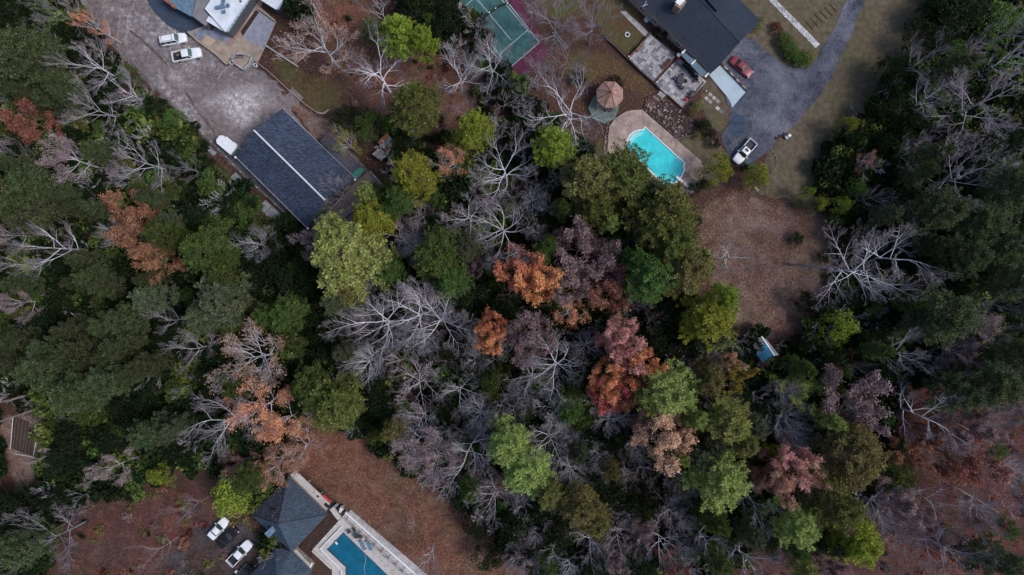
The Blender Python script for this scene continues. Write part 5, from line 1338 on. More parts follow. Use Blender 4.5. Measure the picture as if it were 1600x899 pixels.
# prototypes; nominal crown radius 5 m unless noted (crown height nominal below)
bare_specs = {  # key: (bark, kwargs) nominal radius 6
 'b0': ('pale', dict(Ht=15, Rc=6.0, nl=8, kids_n=(5, 5, 5), thick=.175, tf=.40)), 'b1': ('pale', dict(Ht=15, Rc=6.0, nl=7, kids_n=(5, 5, 5), thick=.19, wig=.22, tf=.36)),
 'b2': ('pale', dict(Ht=15, Rc=6.0, nl=9, kids_n=(5, 5, 5), thick=.17, tf=.45, rise=(.1, .8)))}
for k, (bk, kw) in bare_specs.items(): proto_bare(k, 10 + ord(k[1]), bk, **kw)
def rebark(new, src, bark):
    L = []
    for nm, me in PROTO[src][:2]:
        m2 = me.copy(); m2.materials.clear(); m2.materials.append(BK[bark] if nm == 'trunk' else BK['twig']); L.append((nm, m2))
    PROTO[new] = L
for k in ('b0', 'b1', 'b2'): rebark('g' + k[1], k, 'grey')
for i, sd_ in enumerate((71, 83)): proto_bare('w%d' % i, sd_, 'white', Ht=15, Rc=6.0, nl=9, lv=4, kids_n=(5, 5, 4), thick=.19, wig=.28, tf=.38, rise=(.12, .75), minr=.016)
for i, sd_ in enumerate((31, 47)): proto_bare('p%d' % i, sd_, 'pink', Ht=13, Rc=6.0, nl=9, lv=4, kids_n=(5, 4, 3), thick=.17, wig=.12, tf=.35, rise=(.15, 1.0), minr=.014)
for i, sd_ in enumerate((131, 147)): proto_bare('f%d' % i, sd_, 'pale', Ht=12, Rc=6.0, nl=14, lv=3, kids_n=(9, 7), thick=.20, wig=.10, tf=.42, rise=(.2, 1.1), minr=.02)
for i, sd_ in enumerate((301, 322)): proto_leafy('l%d' % i, sd_, None, per=6.5, spread=.36, size=.36, Ht=12, Rc=5.6, nl=9, kids_n=(5, 4, 3), thick=.2, tf=.35, rise=(.1, 1.1))
proto_leafy('s0', 401, None, bark='pale', per=2.2, spread=.40, size=.32, Ht=13, Rc=5.8, nl=9, kids_n=(5, 4, 3), thick=.24, tf=.38, rise=(.1, 1.0))
for lf in ('orange', 'rust', 'pinkb', 'red', 'mauve', 'tan', 'yellow', 'olive', 'sage'):
    for i in (0, 1): leafy_variant('l%d%s' % (i, lf), 'l%d' % i, lf)
proto_leafy('h0', 431, None, bark='pale', per=1.1, spread=.40, size=.30, Ht=14, Rc=5.8, nl=10, kids_n=(5, 5, 4), thick=.22, tf=.34, rise=(.1, 1.0))
leafy_variant('h0rust', 'h0', 'rust')
for lf in ('orange', 'rust', 'mauve', 'tan', 'yellow', 'bright', 'sage'): leafy_variant('s0' + lf, 's0', lf)
for i, sd_ in enumerate((501, 517, 533)): proto_pine('n%dpine' % i, sd_, 'pine', Ht=16, Rc=5.0, nb=40 + 4 * i)
for i in range(3):
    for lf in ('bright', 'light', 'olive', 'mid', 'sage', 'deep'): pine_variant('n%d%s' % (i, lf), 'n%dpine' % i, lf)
for i, sd_ in enumerate((601, 617)): proto_dome('d%d' % i, sd_, ('dark', 'mid', 'bright', 'pine', 'darkred', 'bluegreen', 'olive', 'rust', 'sage'), 8.0, 4.6)

NOM = {'b': (6.0, 15), 'g': (6.0, 15), 'w': (6.0, 15), 'p': (6.0, 13), 'f': (6.0, 12), 'l': (5.6, 12), 'h': (5.8, 14), 's': (5.8, 13), 'n': (5.0, 16), 'd': (4.6, 8)}
# type code -> (prototype family, leaf), tree height in metres, noun phrase, object name, category
TY = {
 'B': ('b', '', 16, 'bare pale grey tree', 'bare_tree'), 'G': ('g', '', 15, 'bare dull grey tree', 'bare_tree'), 'W': ('w', '', 17, 'bare tree with whitish limbs', 'bare_tree'),
 'P': ('p', '', 13, 'bare tree with pinkish twigs', 'bare_tree'), 'F': ('f', '', 11, 'bare tree with dense pale twigs', 'bare_tree'),
 'O': ('l', 'orange', 18, 'bright orange leaved tree', 'autumn_tree'), 'R': ('l', 'rust', 13, 'rust brown leaved tree', 'autumn_tree'), 'K': ('l', 'pinkb', 19, 'salmon pink leaved tree', 'autumn_tree'),
 'E': ('l', 'red', 15, 'red leaved tree', 'autumn_tree'), 'M': ('l', 'mauve', 14, 'mauve brown twiggy leaved tree', 'autumn_tree'), 'T': ('l', 'tan', 17, 'peach and tan leaved tree', 'autumn_tree'),
 'Y': ('l', 'yellow', 14, 'yellow leaved tree', 'autumn_tree'), 'o': ('s', 'orange', 16, 'tree with sparse orange leaves', 'autumn_tree'), 'm': ('s', 'mauve', 14, 'tree with sparse mauve leaves', 'autumn_tree'),
 'h': ('h', 'rust', 16, 'bare tree with few rust leaves', 'autumn_tree'),
 't': ('s', 'tan', 15, 'tree with scattered tan leaves', 'autumn_tree'), 'y': ('s', 'bright', 12, 'thin yellow green leaved tree', 'tree'), 'r': ('s', 'rust', 11, 'low tree with sparse rust leaves', 'autumn_tree'),
 'N': ('n', 'pine', 19, 'olive green pine', 'pine_tree'), 'H': ('n', 'bright', 18, 'bright yellow green pine', 'pine_tree'), 'L': ('n', 'light', 19, 'light green pine', 'pine_tree'),
 'V': ('n', 'olive', 18, 'yellowish olive pine', 'pine_tree'), 'J': ('n', 'mid', 18, 'mid green pine', 'pine_tree'), 'A': ('n', 'sage', 17, 'sage grey green pine', 'pine_tree'),
 'D': ('d', 'dark', 8, 'dark evergreen tree', 'evergreen_tree'), 'Q': ('d', 'mid', 7, 'mid green bushy evergreen', 'evergreen_tree'), 'Z': ('d', 'bright', 9, 'bright green round evergreen', 'evergreen_tree'),
 'd': ('d', 'dark', 2.2, 'dark green shrub', 'shrub'), 'q': ('d', 'mid', 2.2, 'green shrub', 'shrub'), 'z': ('d', 'olive', 1.8, 'olive green shrub', 'shrub'), 'x': ('d', 'darkred', 1.6, 'dark red shrub', 'shrub'),
 'b': ('d', 'bluegreen', 1.6, 'blue green shrub', 'shrub'), 'k': ('d', 'rust', 2.5, 'rust brown bush', 'shrub'), 'g': ('p', '', 4, 'leafless twiggy bush', 'twiggy_bush'),
}
CAT = {'bare_tree': 'tree', 'autumn_tree': 'tree', 'pine_tree': 'tree', 'tree': 'tree', 'evergreen_tree': 'tree', 'shrub': 'shrub', 'twiggy_bush': 'bush'}
PLURAL = {'tree': 'trees of the same kind standing in the woodland', 'shrub': 'garden and woodland shrubs', 'bush': 'leafless twiggy bushes'}
trees = """
D 20 20 42;G 78 12 32;J 43 87 46;o 143 38 17;B 143 100 44;B 140 165 38;B 192 142 34;R 50 193 34;m 110 250 46;B 215 250 46;G 10 238 24;N 58 292 34;Q 197 118 16;Q 268 192 22;Q 330 286 26;D 242 168 20;G 290 262 24;Q 300 245 18;D 360 320 26;
h 500 68 60;W 590 112 58;B 592 8 22;Q 585 45 24;H 625 52 30;H 666 66 20;D 650 15 36;D 702 26 30;D 684 52 22;B 714 112 46;B 768 96 48;N 650 168 38;H 743 204 28;H 644 273 36;o 708 250 24;D 541 188 24;Q 574 196 26;y 540 222 22;D 630 232 22;W 792 268 62;G 722 168 26;D 785 130 16;Q 668 30 14;
W 893 168 74;G 872 30 44;G 932 32 42;G 884 92 34;G 842 112 30;G 832 12 30;H 868 227 30;V 926 285 42;N 976 272 42;q 872 182 9;d 962 128 12;d 903 122 12;q 905 258 14;d 880 252 16;d 925 240 8;g 855 200 14;D 845 250 22;D 905 300 20;
z 1091 211 6;d 1103 200 12;d 1112 210 9;d 1097 192 9;Z 1122 262 26;d 1118 225 8;z 1092 164 9;z 1083 173 8;Z 1186 275 22;d 1164 262 8;b 1174 263 8;d 1085 296 11;d 1096 288 9;q 1108 288 9;g 1060 210 12;d 1035 55 6;d 1027 48 6;z 1185 42 7;z 1190 30 6;
x 1214 44 10;q 1227 58 11;q 1231 71 11;q 1240 84 12;q 1252 92 11;z 1265 86 12;q 1258 94 12;q 1228 66 13;q 1236 80 13;q 1246 90 13;
D 1500 20 46;Q 1562 32 42;D 1452 60 36;G 1440 96 44;B 1582 48 28;W 1586 88 26;D 1402 108 26;D 1400 150 28;D 1372 182 18;D 1396 190 20;Z 1324 194 15;B 1540 165 78;B 1464 150 38;G 1420 238 30;r 1352 252 18;b 1355 268 13;B 1505 275 64;J 1590 290 42;G 1456 304 34;k 1310 232 16;g 1346 180 20;D 1335 215 20;D 1375 225 22;D 1430 190 32;D 1480 215 32;D 1540 235 34;D 1405 265 28;D 1345 330 28;Q 1365 255 15;
N 38 322 42;W 82 385 46;m 14 366 28;W 10 412 18;R 215 335 36;R 218 375 34;R 250 414 30;F 178 368 24;J 318 392 34;A 345 468 38;A 318 492 26;J 352 440 22;A 240 466 24;D 310 332 30;Q 352 352 26;F 402 384 32;m 28 470 28;W 262 502 24;D 105 470 38;Q 160 478 20;D 205 430 26;A 190 540 26;N 72 576 32;J 122 548 22;N 163 592 28;V 228 572 22;B 300 545 34;h 400 562 60;D 100 420 30;J 200 500 24;D 262 440 26;D 285 505 30;D 60 520 32;D 250 540 24;D 390 440 32;D 420 425 26;Q 275 300 18;Q 385 330 22;
L 545 408 56;H 578 345 32;L 525 372 34;P 622 372 48;P 656 335 30;J 690 402 40;J 706 438 28;W 785 355 66;B 732 338 42;B 600 508 78;B 688 505 74;W 652 492 60;F 574 565 34;P 655 602 56;O 765 505 22;O 766 530 24;O 812 420 36;O 835 440 36;m 484 380 26;P 530 308 38;D 446 430 38;J 450 490 26;D 496 600 34;J 505 618 36;Q 275 610 24;D 425 390 30;Q 410 360 24;D 480 450 34;D 520 520 34;D 500 555 28;Q 470 540 26;B 716 612 38;F 748 645 30;D 610 460 30;D 740 455 34;D 590 620 32;D 740 580 30;Q 770 600 26;D 640 345 22;D 700 550 28;
M 905 388 46;M 940 412 34;R 948 452 40;M 884 446 34;o 890 492 28;M 822 530 40;K 972 522 30;K 980 550 30;K 955 535 24;O 1005 572 32;O 950 590 28;R 980 600 32;E 948 615 30;W 872 570 56;B 828 592 44;Q 965 370 22;J 1014 430 40;V 1074 428 40;H 1112 500 38;N 1040 335 50;A 1018 306 28;N 928 322 30;D 990 345 36;D 1040 500 40;D 1032 548 36;N 1050 378 34;W 1146 402 34;Y 1150 586 24;T 1138 566 15;A 1118 532 22;D 1080 540 30;L 1045 615 42;V 1106 592 26;J 1070 600 24;D 860 500 28;D 790 480 30;D 850 350 26;D 945 500 26;
Z 1316 320 17;Z 1280 321 12;Z 1262 300 8;d 1245 374 12;B 1352 420 76;B 1398 398 70;Z 1312 512 32;D 1324 472 22;D 1326 366 15;D 1262 470 16;D 1286 486 18;D 1340 366 22;V 1480 492 42;m 1530 516 34;m 1498 548 30;B 1412 556 42;A 1528 352 34;J 1566 384 32;N 1588 440 34;B 1556 470 30;N 1590 555 32;G 1560 520 26;N 1508 402 32;N 1470 330 38;D 1432 345 30;y 1242 614 32;D 1278 572 22;D 1258 538 18;D 1300 560 26;M 1330 625 50;k 1390 502 22;q 1250 318 7;D 1360 525 28;D 1370 580 30;D 1440 420 28;D 1480 445 24;Q 1280 600 22;d 1290 402 10;D 1420 300 34;D 1530 320 34;
N 1548 602 40;N 1492 612 30;N 126 612 34;D 205 642 38;D 232 608 30;J 232 680 24;D 112 690 36;D 92 724 30;D 28 805 42;D 80 788 32;J 40 850 30;m 172 732 28;Z 250 742 18;D 280 704 30;D 300 660 30;D 330 600 30;D 180 690 30;Q 140 650 26;W 350 660 60;o 400 640 52;o 440 660 40;r 374 722 28;Z 360 777 36;G 70 850 62;G 292 800 24;G 240 868 24;k 400 700 18;
D 462 626 28;N 522 632 40;J 484 602 28;D 576 656 26;r 470 702 38;r 420 738 34;r 440 715 30;m 652 692 46;B 655 655 34;m 680 720 40;B 735 710 52;B 772 780 42;D 745 822 22;D 765 872 26;W 668 882 22;g 645 822 12;D 600 645 26;g 500 695 10;D 690 640 26;D 800 830 32;D 820 870 30;
L 795 690 34;L 822 732 38;V 858 772 24;V 905 792 30;V 925 812 26;J 890 640 22;B 868 642 42;B 860 690 46;F 890 738 30;F 950 660 26;F 940 715 26;T 1035 690 42;T 1062 680 22;P 985 746 26;P 1008 738 20;P 1045 748 30;L 1135 660 36;L 1122 750 44;V 1160 692 24;P 1052 802 36;B 1038 850 38;P 970 842 42;B 925 852 32;W 865 870 22;B 1104 846 30;B 1182 792 42;D 952 772 36;D 960 700 30;D 1000 790 30;D 920 690 24;R 1180 744 20;D 1085 680 30;B 1168 880 40;m 820 882 30;D 870 830 34;D 1000 880 30;D 930 880 26;D 1080 800 28;D 1150 620 26;D 1190 640 26;R 1050 880 24;D 840 800 26;
K 1236 720 32;T 1252 735 28;T 1214 756 26;V 1335 710 48;A 1312 680 24;Q 1405 745 32;F 1372 790 40;B 1380 820 34;L 1240 822 34;N 1308 795 38;H 1338 842 38;F 1226 656 32;D 1270 680 28;B 1450 650 60;R 1508 720 40;R 1420 710 26;Q 1556 704 20;H 1558 872 28;B 1485 860 50;B 1590 790 34;B 1468 790 34;G 1530 742 28;B 1572 632 34;G 1382 882 28;P 1222 882 36;D 1390 690 24;D 1350 760 24;D 1200 700 22;D 1290 760 26;G 1340 880 24;G 1600 680 30;G 1530 830 30;D 1520 870 26;
H 1130 470 24;Q 1200 730 14;Y 1200 700 12;D 470 500 26;D 350 560 30;D 320 620 26
"""
LM = [('the long barn', 462, 262), ('the turquoise pool', 1025, 245), ('the tennis court', 785, 60), ('the octagonal gazebo', 953, 147), ('the blue tarp shed', 1193, 550),
      ('the dark roofed house', 1085, 40), ('the rusty shed', 604, 225), ('the asphalt drive', 1220, 150), ('the white suv', 280, 75), ('the garden bed', 32, 680), ('the hip roofed house', 440, 820),
      ('the deep blue pool', 575, 875), ('the white sedan', 350, 845), ('the bright orange tree', 766, 518), ('the salmon pink tree', 972, 535), ('the brown clearing', 1190, 420), ('the red leaf clearing', 640, 780),
      ('the widest bare tree', 650, 500), ('the top right corner', 1560, 60), ('the bottom right corner', 1560, 860), ('the bottom left corner', 40, 860), ('the left edge', 10, 450), ('the right edge', 1590, 440),
      ('the bottom edge', 1000, 880), ('the top left corner', 20, 20), ('the large orange tree', 822, 430), ('the pale box van', 360, 230), ('the lower lawn', 1230, 300)]
def where(px, py):
    best = min(LM, key=lambda l: (l[1] - px) ** 2 + (l[2] - py) ** 2)
    dx, dy = px - best[1], py - best[2]
    if abs(dx) > 2.2 * abs(dy): d_ = 'right of' if dx > 0 else 'left of'
    elif abs(dy) > 2.2 * abs(dx): d_ = 'below' if dy > 0 else 'above'
    else: d_ = ('below' if dy > 0 else 'above') + ' and ' + ('right of' if dx > 0 else 'left of')
    return best[0], d_, math.hypot(dx, dy)
def szw(r, noun): 
    if 'shrub' in noun or 'bush' in noun: return ''
    return 'wide ' if r >= 45 else ('small ' if r <= 22 else '')
recs = []
for ent in trees.replace('\n', '').split(';'):
    f = ent.split()
    if len(f) == 4: recs.append((f[0], float(f[1]), float(f[2]), float(f[3])))
gf = random.Random(99); nf = 0
for _try in range(20000):
    if nf >= 110: break
    x, y = gf.uniform(520, 1330), gf.uniform(300, 895)
    if y < 420 and x > 1050: continue
    if 1080 < x < 1330 and y < 560: continue
    if math.hypot(x - 1195, y - 550) < 58: continue
    if x > 1330 and y > 560: continue
    if x < 800 and y > 640 and (x - 480) * .9 + (660 - y) < 60 and x < 760: continue
    if x < 780 and y > 660 and y - 660 > (x - 560) * .75: continue
    r_ = gf.uniform(14, 25)
    if any(math.hypot(x - b_[1], y - b_[2]) < b_[3] * .72 + r_ * .45 for b_ in recs): continue
    recs.append((gf.choice('FFPBJJQAVQQDDDBLM'), x, y, r_)); nf += 1
    if nf > 60 and gf.random() < .004: break
nf = 0
for _try in range(20000):            # small leafless trees threaded between the larger crowns
    if nf >= 60: break
    x, y = gf.uniform(540, 1320), gf.uniform(330, 895)
    if (y < 580 and x > 1040) or (x < 800 and y > 620 and y - 640 > (x - 560) * .75) or (x < 640 and y > 620): continue
    r_ = gf.uniform(15, 26)
    if any(math.hypot(x - b_[1], y - b_[2]) < (b_[3] * .85 if b_[0] in 'LHVJNAOKEREMTYZQ' else b_[3] * .3) + 4 for b_ in recs): continue
    recs.append((gf.choice('FPFGP'), x, y, r_)); nf += 1
nf = 0
for _try in range(20000):
    if nf >= 16: break
    x, y = gf.uniform(1300, 1600), gf.uniform(570, 895)
    if x < 1500 - (y - 570) * .6: continue
    r_ = gf.uniform(18, 34)
    if any(math.hypot(x - b_[1], y - b_[2]) < b_[3] * .6 + r_ * .3 for b_ in recs): continue
    recs.append((gf.choice('GPGFMrMQG'), x, y, r_)); nf += 1
nf = 0
for _try in range(20000):
    if nf >= 75: break
    x, y = gf.uniform(0, 520), gf.uniform(60, 760)
    if y < x * 1.02 + 40 or (y > 690 and x < 330) or (x < 90 and y > 600) or (x > 420 and y > 660): continue
    r_ = gf.uniform(13, 23)
    if any(math.hypot(x - b_[1], y - b_[2]) < b_[3] * .70 + r_ * .45 for b_ in recs): continue
    recs.append((gf.choice('QQDDDJVAQJ'), x, y, r_)); nf += 1
nf = 0
for _try in range(20000):
    if nf >= 40: break
    x, y = gf.uniform(1340, 1598), gf.uniform(10, 600)
    if x < 1460 - y * .75 or (x < 1400 and 60 < y < 200): continue
    r_ = gf.uniform(13, 24)
    if any(math.hypot(x - b_[1], y - b_[2]) < b_[3] * .70 + r_ * .45 for b_ in recs): continue
    recs.append((gf.choice('QDDDJAGD'), x, y, r_)); nf += 1
keyed = {}
for i, (ty, px, py, r_) in enumerate(recs):
    lm, dr, ds = where(px, py); keyed.setdefault((szw(r_, TY[ty][3]) + TY[ty][3], lm, dr), []).append((ds, i))
labels = {}
ORD = ['nearest'] + [w_ + ' nearest' for w_ in 'second third fourth fifth sixth seventh eighth ninth tenth eleventh twelfth thirteenth fourteenth fifteenth'.split()]
for (noun, lm, dr), L in keyed.items():
    L.sort()
    for n_i, (ds, i) in enumerate(L):
        labels[i] = (noun + ' ' + dr + ' ' + lm) if len(L) == 1 else ('the ' + ORD[n_i] + ' ' + noun + ' ' + dr + ' ' + lm)
EXT = {}
def extent(key):
    if key not in EXT:
        me = PROTO[key][-1][1]; co = np.empty(len(me.vertices) * 3, 'f4'); me.vertices.foreach_get('co', co); co = co.reshape(-1, 3)
        rad_ = np.hypot(co[:, 0], co[:, 1]); EXT[key] = (float(np.percentile(rad_, 93)), float(np.percentile(co[:, 2], 98)), float(np.mean(co[:, 2])))
    return EXT[key]
for i in labels:
    if len(labels[i].split()) > 16: labels[i] = labels[i].replace('wide ', '').replace('small ', '').replace('the top', 'top').replace(' and ', ', ')
rr = random.Random(77)
nvar = {'b': 3, 'g': 3, 'w': 2, 'p': 2, 'f': 2, 'l': 2, 's': 1, 'h': 1, 'n': 3, 'd': 2}
for i, (ty, px, py, rp) in enumerate(recs):
    fam, leaf, ht, noun, name = TY[ty]; nr, nh = NOM[fam]
    fam = 'g' if ty == 'B' and (px > 1480 or px < 100) else fam  # outermost pale trees take grey bark, vignette dimming put into the colour
    isb = ty in 'dqzxbkg'
    hh = ht * (1 if isb else (.72 + .28 * min(1.35, rp / 36.0))) * rr.uniform(.93, 1.07)
    if fam == 'n' and (px < 240 or px > 1440): leaf = 'deep'  # pines near the side edges get the needles with vignette darkening painted in
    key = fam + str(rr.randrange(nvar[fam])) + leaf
    er, ez_, em = extent(key); nr, nh = er, ez_; zc = hh * em / ez_; rad = rp / S * (1 - zc / H)
    p = P(px, py, zc); root = bpy.data.objects.new(name, None); COL.objects.link(root); root.empty_display_size = .5
    root.location = (p.x, p.y, 0); root.rotation_euler = (rr.uniform(-.03, .03), rr.uniform(-.03, .03), rr.random() * 6.283)
    s_ = rad / nr; root.scale = (s_, s_ * rr.uniform(.9, 1.1), hh / nh)
    cat = CAT[name]; tag(root, labels[i], cat, {'tree': noun.replace(' tree', '').replace(' pine', ' pine') + ' trees in the wood', 'shrub': 'shrubs around the gardens', 'bush': 'leafless twiggy bushes'}[cat])
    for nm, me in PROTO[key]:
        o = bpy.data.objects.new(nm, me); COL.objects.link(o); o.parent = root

# ------------------------------------------------------------------ undergrowth (one mass nobody could count)
def in_any(x, y, polys): return any(inside(x, y, q) for q in polys)
open_polys = [
 [(105,-40),(300,-40),(470,-40),(480,60),(560,150),(590,200),(625,300),(560,350),(497,388),(425,335),(320,238),(240,160),(158,62),(118,0)],
 [(480,-30),(620,-30),(640,30),(740,130),(760,190),(700,215),(640,200),(560,170),(490,90)],
 [(690,-40),(960,-40),(1460,-40),(1450,40),(1400,110),(1330,200),(1290,225),(1276,300),(1335,360),(1300,420),(1275,500),(1245,535),(1200,535),(1150,515),(1100,440),(1080,340),(1000,300),(950,260),(880,210),(810,130)],
 [(440,700),(470,665),(560,668),(620,715),(700,780),(800,850),(860,950),(440,950)],
 [(95,800),(140,770),(330,735),(400,760),(440,950),(60,950)], [(0,610),(75,640),(80,700),(45,790),(0,770)],
 [(1420,590),(1640,590),(1640,950),(1120,950),(1180,850),(1400,760),(1380,660)]]
def scatter(n, seed, x0=-60, x1=1660, y0=-50, y1=950, cond=None):
    g = random.Random(seed); out = []
    while len(out) < n:
        x, y = g.uniform(x0, x1), g.uniform(y0, y1)
        if cond(x, y, g): out.append((x, y))
    return out
def gn_scatter(name, pts, scales, meshes, kind='stuff'):
    """one object: points with a scale attribute, instancing loose leaf clumps"""
    src = bpy.data.collections.new(name + '_sources')
    for k, me in enumerate(meshes):
        o = bpy.data.objects.new(name + '_source', me); src.objects.link(o)
    me = bpy.data.meshes.new(name); me.from_pydata(pts, [], []); a = me.attributes.new('sc', 'FLOAT', 'POINT'); a.data.foreach_set('value', scales)
    o = bpy.data.objects.new(name, me); COL.objects.link(o); o['kind'] = kind
    ng = bpy.data.node_groups.new(name, 'GeometryNodeTree')
    ng.interface.new_socket('Geometry', in_out='INPUT', socket_type='NodeSocketGeometry'); ng.interface.new_socket('Geometry', in_out='OUTPUT', socket_type='NodeSocketGeometry')
    nn = ng.nodes; gi = nn.new('NodeGroupInput'); go = nn.new('NodeGroupOutput')
    ci = nn.new('GeometryNodeCollectionInfo'); ci.inputs['Collection'].default_value = src; ci.inputs['Separate Children'].default_value = True; ci.inputs['Reset Children'].default_value = True
    ip = nn.new('GeometryNodeInstanceOnPoints'); ip.inputs['Pick Instance'].default_value = True
    ri = nn.new('FunctionNodeRandomValue'); ri.data_type = 'INT'; ri.inputs['Min'].default_value = 0 if 'Min' in ri.inputs else 0
    for s_ in ri.inputs:
        if s_.type == 'INT' and s_.name == 'Max': s_.default_value = len(meshes) - 1
        if s_.type == 'INT' and s_.name == 'Min': s_.default_value = 0
    rv = nn.new('FunctionNodeRandomValue'); rv.data_type = 'FLOAT_VECTOR'
    for s_ in rv.inputs:
        if s_.type == 'VECTOR' and s_.name == 'Max': s_.default_value = (.2, .2, 6.283)
        if s_.type == 'VECTOR' and s_.name == 'Min': s_.default_value = (-.2, -.2, 0)
    na = nn.new('GeometryNodeInputNamedAttribute'); na.data_type = 'FLOAT'; na.inputs['Name'].default_value = 'sc'
    L = ng.links; L.new(gi.outputs[0], ip.inputs['Points']); L.new(ci.outputs[0], ip.inputs['Instance'])
    L.new([s_ for s_ in ri.outputs if s_.type == 'INT'][0], ip.inputs['Instance Index']); L.new([s_ for s_ in rv.outputs if s_.type == 'VECTOR'][0], ip.inputs['Rotation'])
    L.new([s_ for s_ in na.outputs if s_.enabled][0], ip.inputs['Scale']); L.new(ip.outputs[0], go.inputs[0])
    md = o.modifiers.new('scatter', 'NODES'); md.node_group = ng
    return o
def clump(name, seed, leaf, R_=1.0, n=520, size=.26, lumps=7):
    g = random.Random(seed); pts = []
    cs = [(g.uniform(-.62, .62), g.uniform(-.62, .62), g.uniform(.25, .75), g.uniform(.28, .5)) for _ in range(lumps)]
    for _ in range(n):
        c = g.choice(cs); v = Vector((g.gauss(0,1), g.gauss(0,1), g.gauss(0,1))).normalized() * c[3] * g.uniform(.7, 1.05); pts.append((c[0] + v.x, c[1] + v.y, max(.03, c[2] + v.z)))
    return leaf_mesh(name, LF[leaf], pts, size, seed, .7)
cl = [clump('undergrowth_clump', 900 + k, lf) for k, lf in enumerate(('dark', 'dark', 'dark', 'mid', 'dark', 'pine', 'dark', 'mid'))]
def cond_wood(x, y, g):
    if in_any(x, y, open_polys): return False
    m = mnoise.noise(Vector((x * .012, y * .012, 1.7)))
    dens = .85
    return g.random() < dens + m * .6
pp = scatter(4600, 1, cond=cond_wood); g = random.Random(2); P3 = []; SC = []
for x, y in pp:
    s_ = g.uniform(1.2, 3.0) * (1.15 if x < 560 else 1); hz = g.uniform(0, 2.6) if x < 560 or x > 1300 else g.uniform(0, 1.2); q = P(x, y, hz); P3.append((q.x, q.y, hz)); SC.append(s_)
gn_scatter('undergrowth', P3, SC, cl)
# a few low plants in the red-brown part of the wood
cl2 = [clump('low_brush', 940 + k, lf, n=260, size=.2) for k, lf in enumerate(('rust', 'dark', 'mauve', 'darkred', 'olive'))]
def cond_br(x, y, g): return in_any(x, y, [open_polys[6], open_polys[4], open_polys[1]]) or (not in_any(x, y, open_polys) and g.random() < .35)
pp = scatter(900, 5, cond=cond_br); P3 = []; SC = []
for x, y in pp: q = P(x, y); P3.append((q.x, q.y, 0)); SC.append(g.uniform(.4, 1.3))
gn_scatter('brush', P3, SC, cl2)
# thin saplings and dead brush between the trees
tw = []
for k in range(4):
    T, Bm, tips = skeleton(700 + k, 5, 1.8, nl=6, lv=3, kids_n=(4, 3), thick=.05, minr=.018); T.v = T.v + []; o_ = len(T.v); T.v += Bm.v; T.f += [tuple(i + o_ for i in f) for f in Bm.f]; tw.append(T.mesh('sapling', BK[('pink', 'grey', 'pale', 'pink')[k]]))
pp = scatter(1000, 6, cond=lambda x, y, g: (not in_any(x, y, open_polys)) or (g.random() < .22 and in_any(x, y, [open_polys[6], open_polys[1]]))); P3 = []; SC = []
for x, y in pp: q = P(x, y, 2); P3.append((q.x, q.y, 0)); SC.append(g.uniform(.5, 1.5))
gn_scatter('saplings', P3, SC, tw)
# ------------------------------------------------------------------ fallen leaves
def leaves(name, n, seed, mat, polys, size=.16, dens=None):
    g = random.Random(seed); pts = []
    xs = [p[0] for q in polys for p in q]; ys = [p[1] for q in polys for p in q]
    while len(pts) < n:
        x, y = g.uniform(min(xs), max(xs)), g.uniform(min(ys), max(ys))
        if not in_any(x, y, polys): continue
        m = mnoise.noise(Vector((x * .03, y * .03, seed)))
        if g.random() > .55 + m * 1.1: continue
        q = P(x, y); pts.append((q.x, q.y, .26 + g.random() * .05 if dens else .19 + g.random() * .05))
    me = leaf_mesh(name, mat, pts, size, seed, .12, aspect=.8); o = bpy.data.objects.new(name, me); COL.objects.link(o); o['kind'] = 'stuff'
lit = mat_leaf('fallen_leaf', (.18, .06, .035), (.36, .17, .11), (.62, .42, .32), .3, 0, 0)
leaves('fallen_leaves', 26000, 21, lit, [[(440,700),(470,665),(560,668),(620,715),(700,780),(800,850),(860,950),(640,950),(545,800),(500,760)]])
leaves('fallen_leaves', 22000, 22, lit, [[(1085,330),(1120,300),(1170,290),(1230,320),(1290,325),(1335,360),(1312,400),(1288,450),(1275,510),(1245,535),(1200,535),(1150,520),(1125,480),(1095,440)]])
lit2 = mat_leaf('dark_fallen_leaf', (.09, .03, .025), (.18, .075, .055), (.32, .19, .155), .3, 0, 0)
leaves('fallen_leaves', 22000, 23, lit2, [open_polys[6]]); leaves('fallen_leaves', 6000, 24, lit, [open_polys[1]]); leaves('fallen_leaves', 6000, 27, lit2, [open_polys[4]])
leaves('fallen_leaves', 2600, 25, lit, [[(400,90),(440,78),(520,120),(560,180),(600,290),(560,345),(505,230),(440,140)]])
leaves('fallen_leaves', 5000, 26, lit, [[(830,60),(930,60),(985,105),(1025,140),(1000,165),(960,180),(920,260),(860,230),(820,150)]])
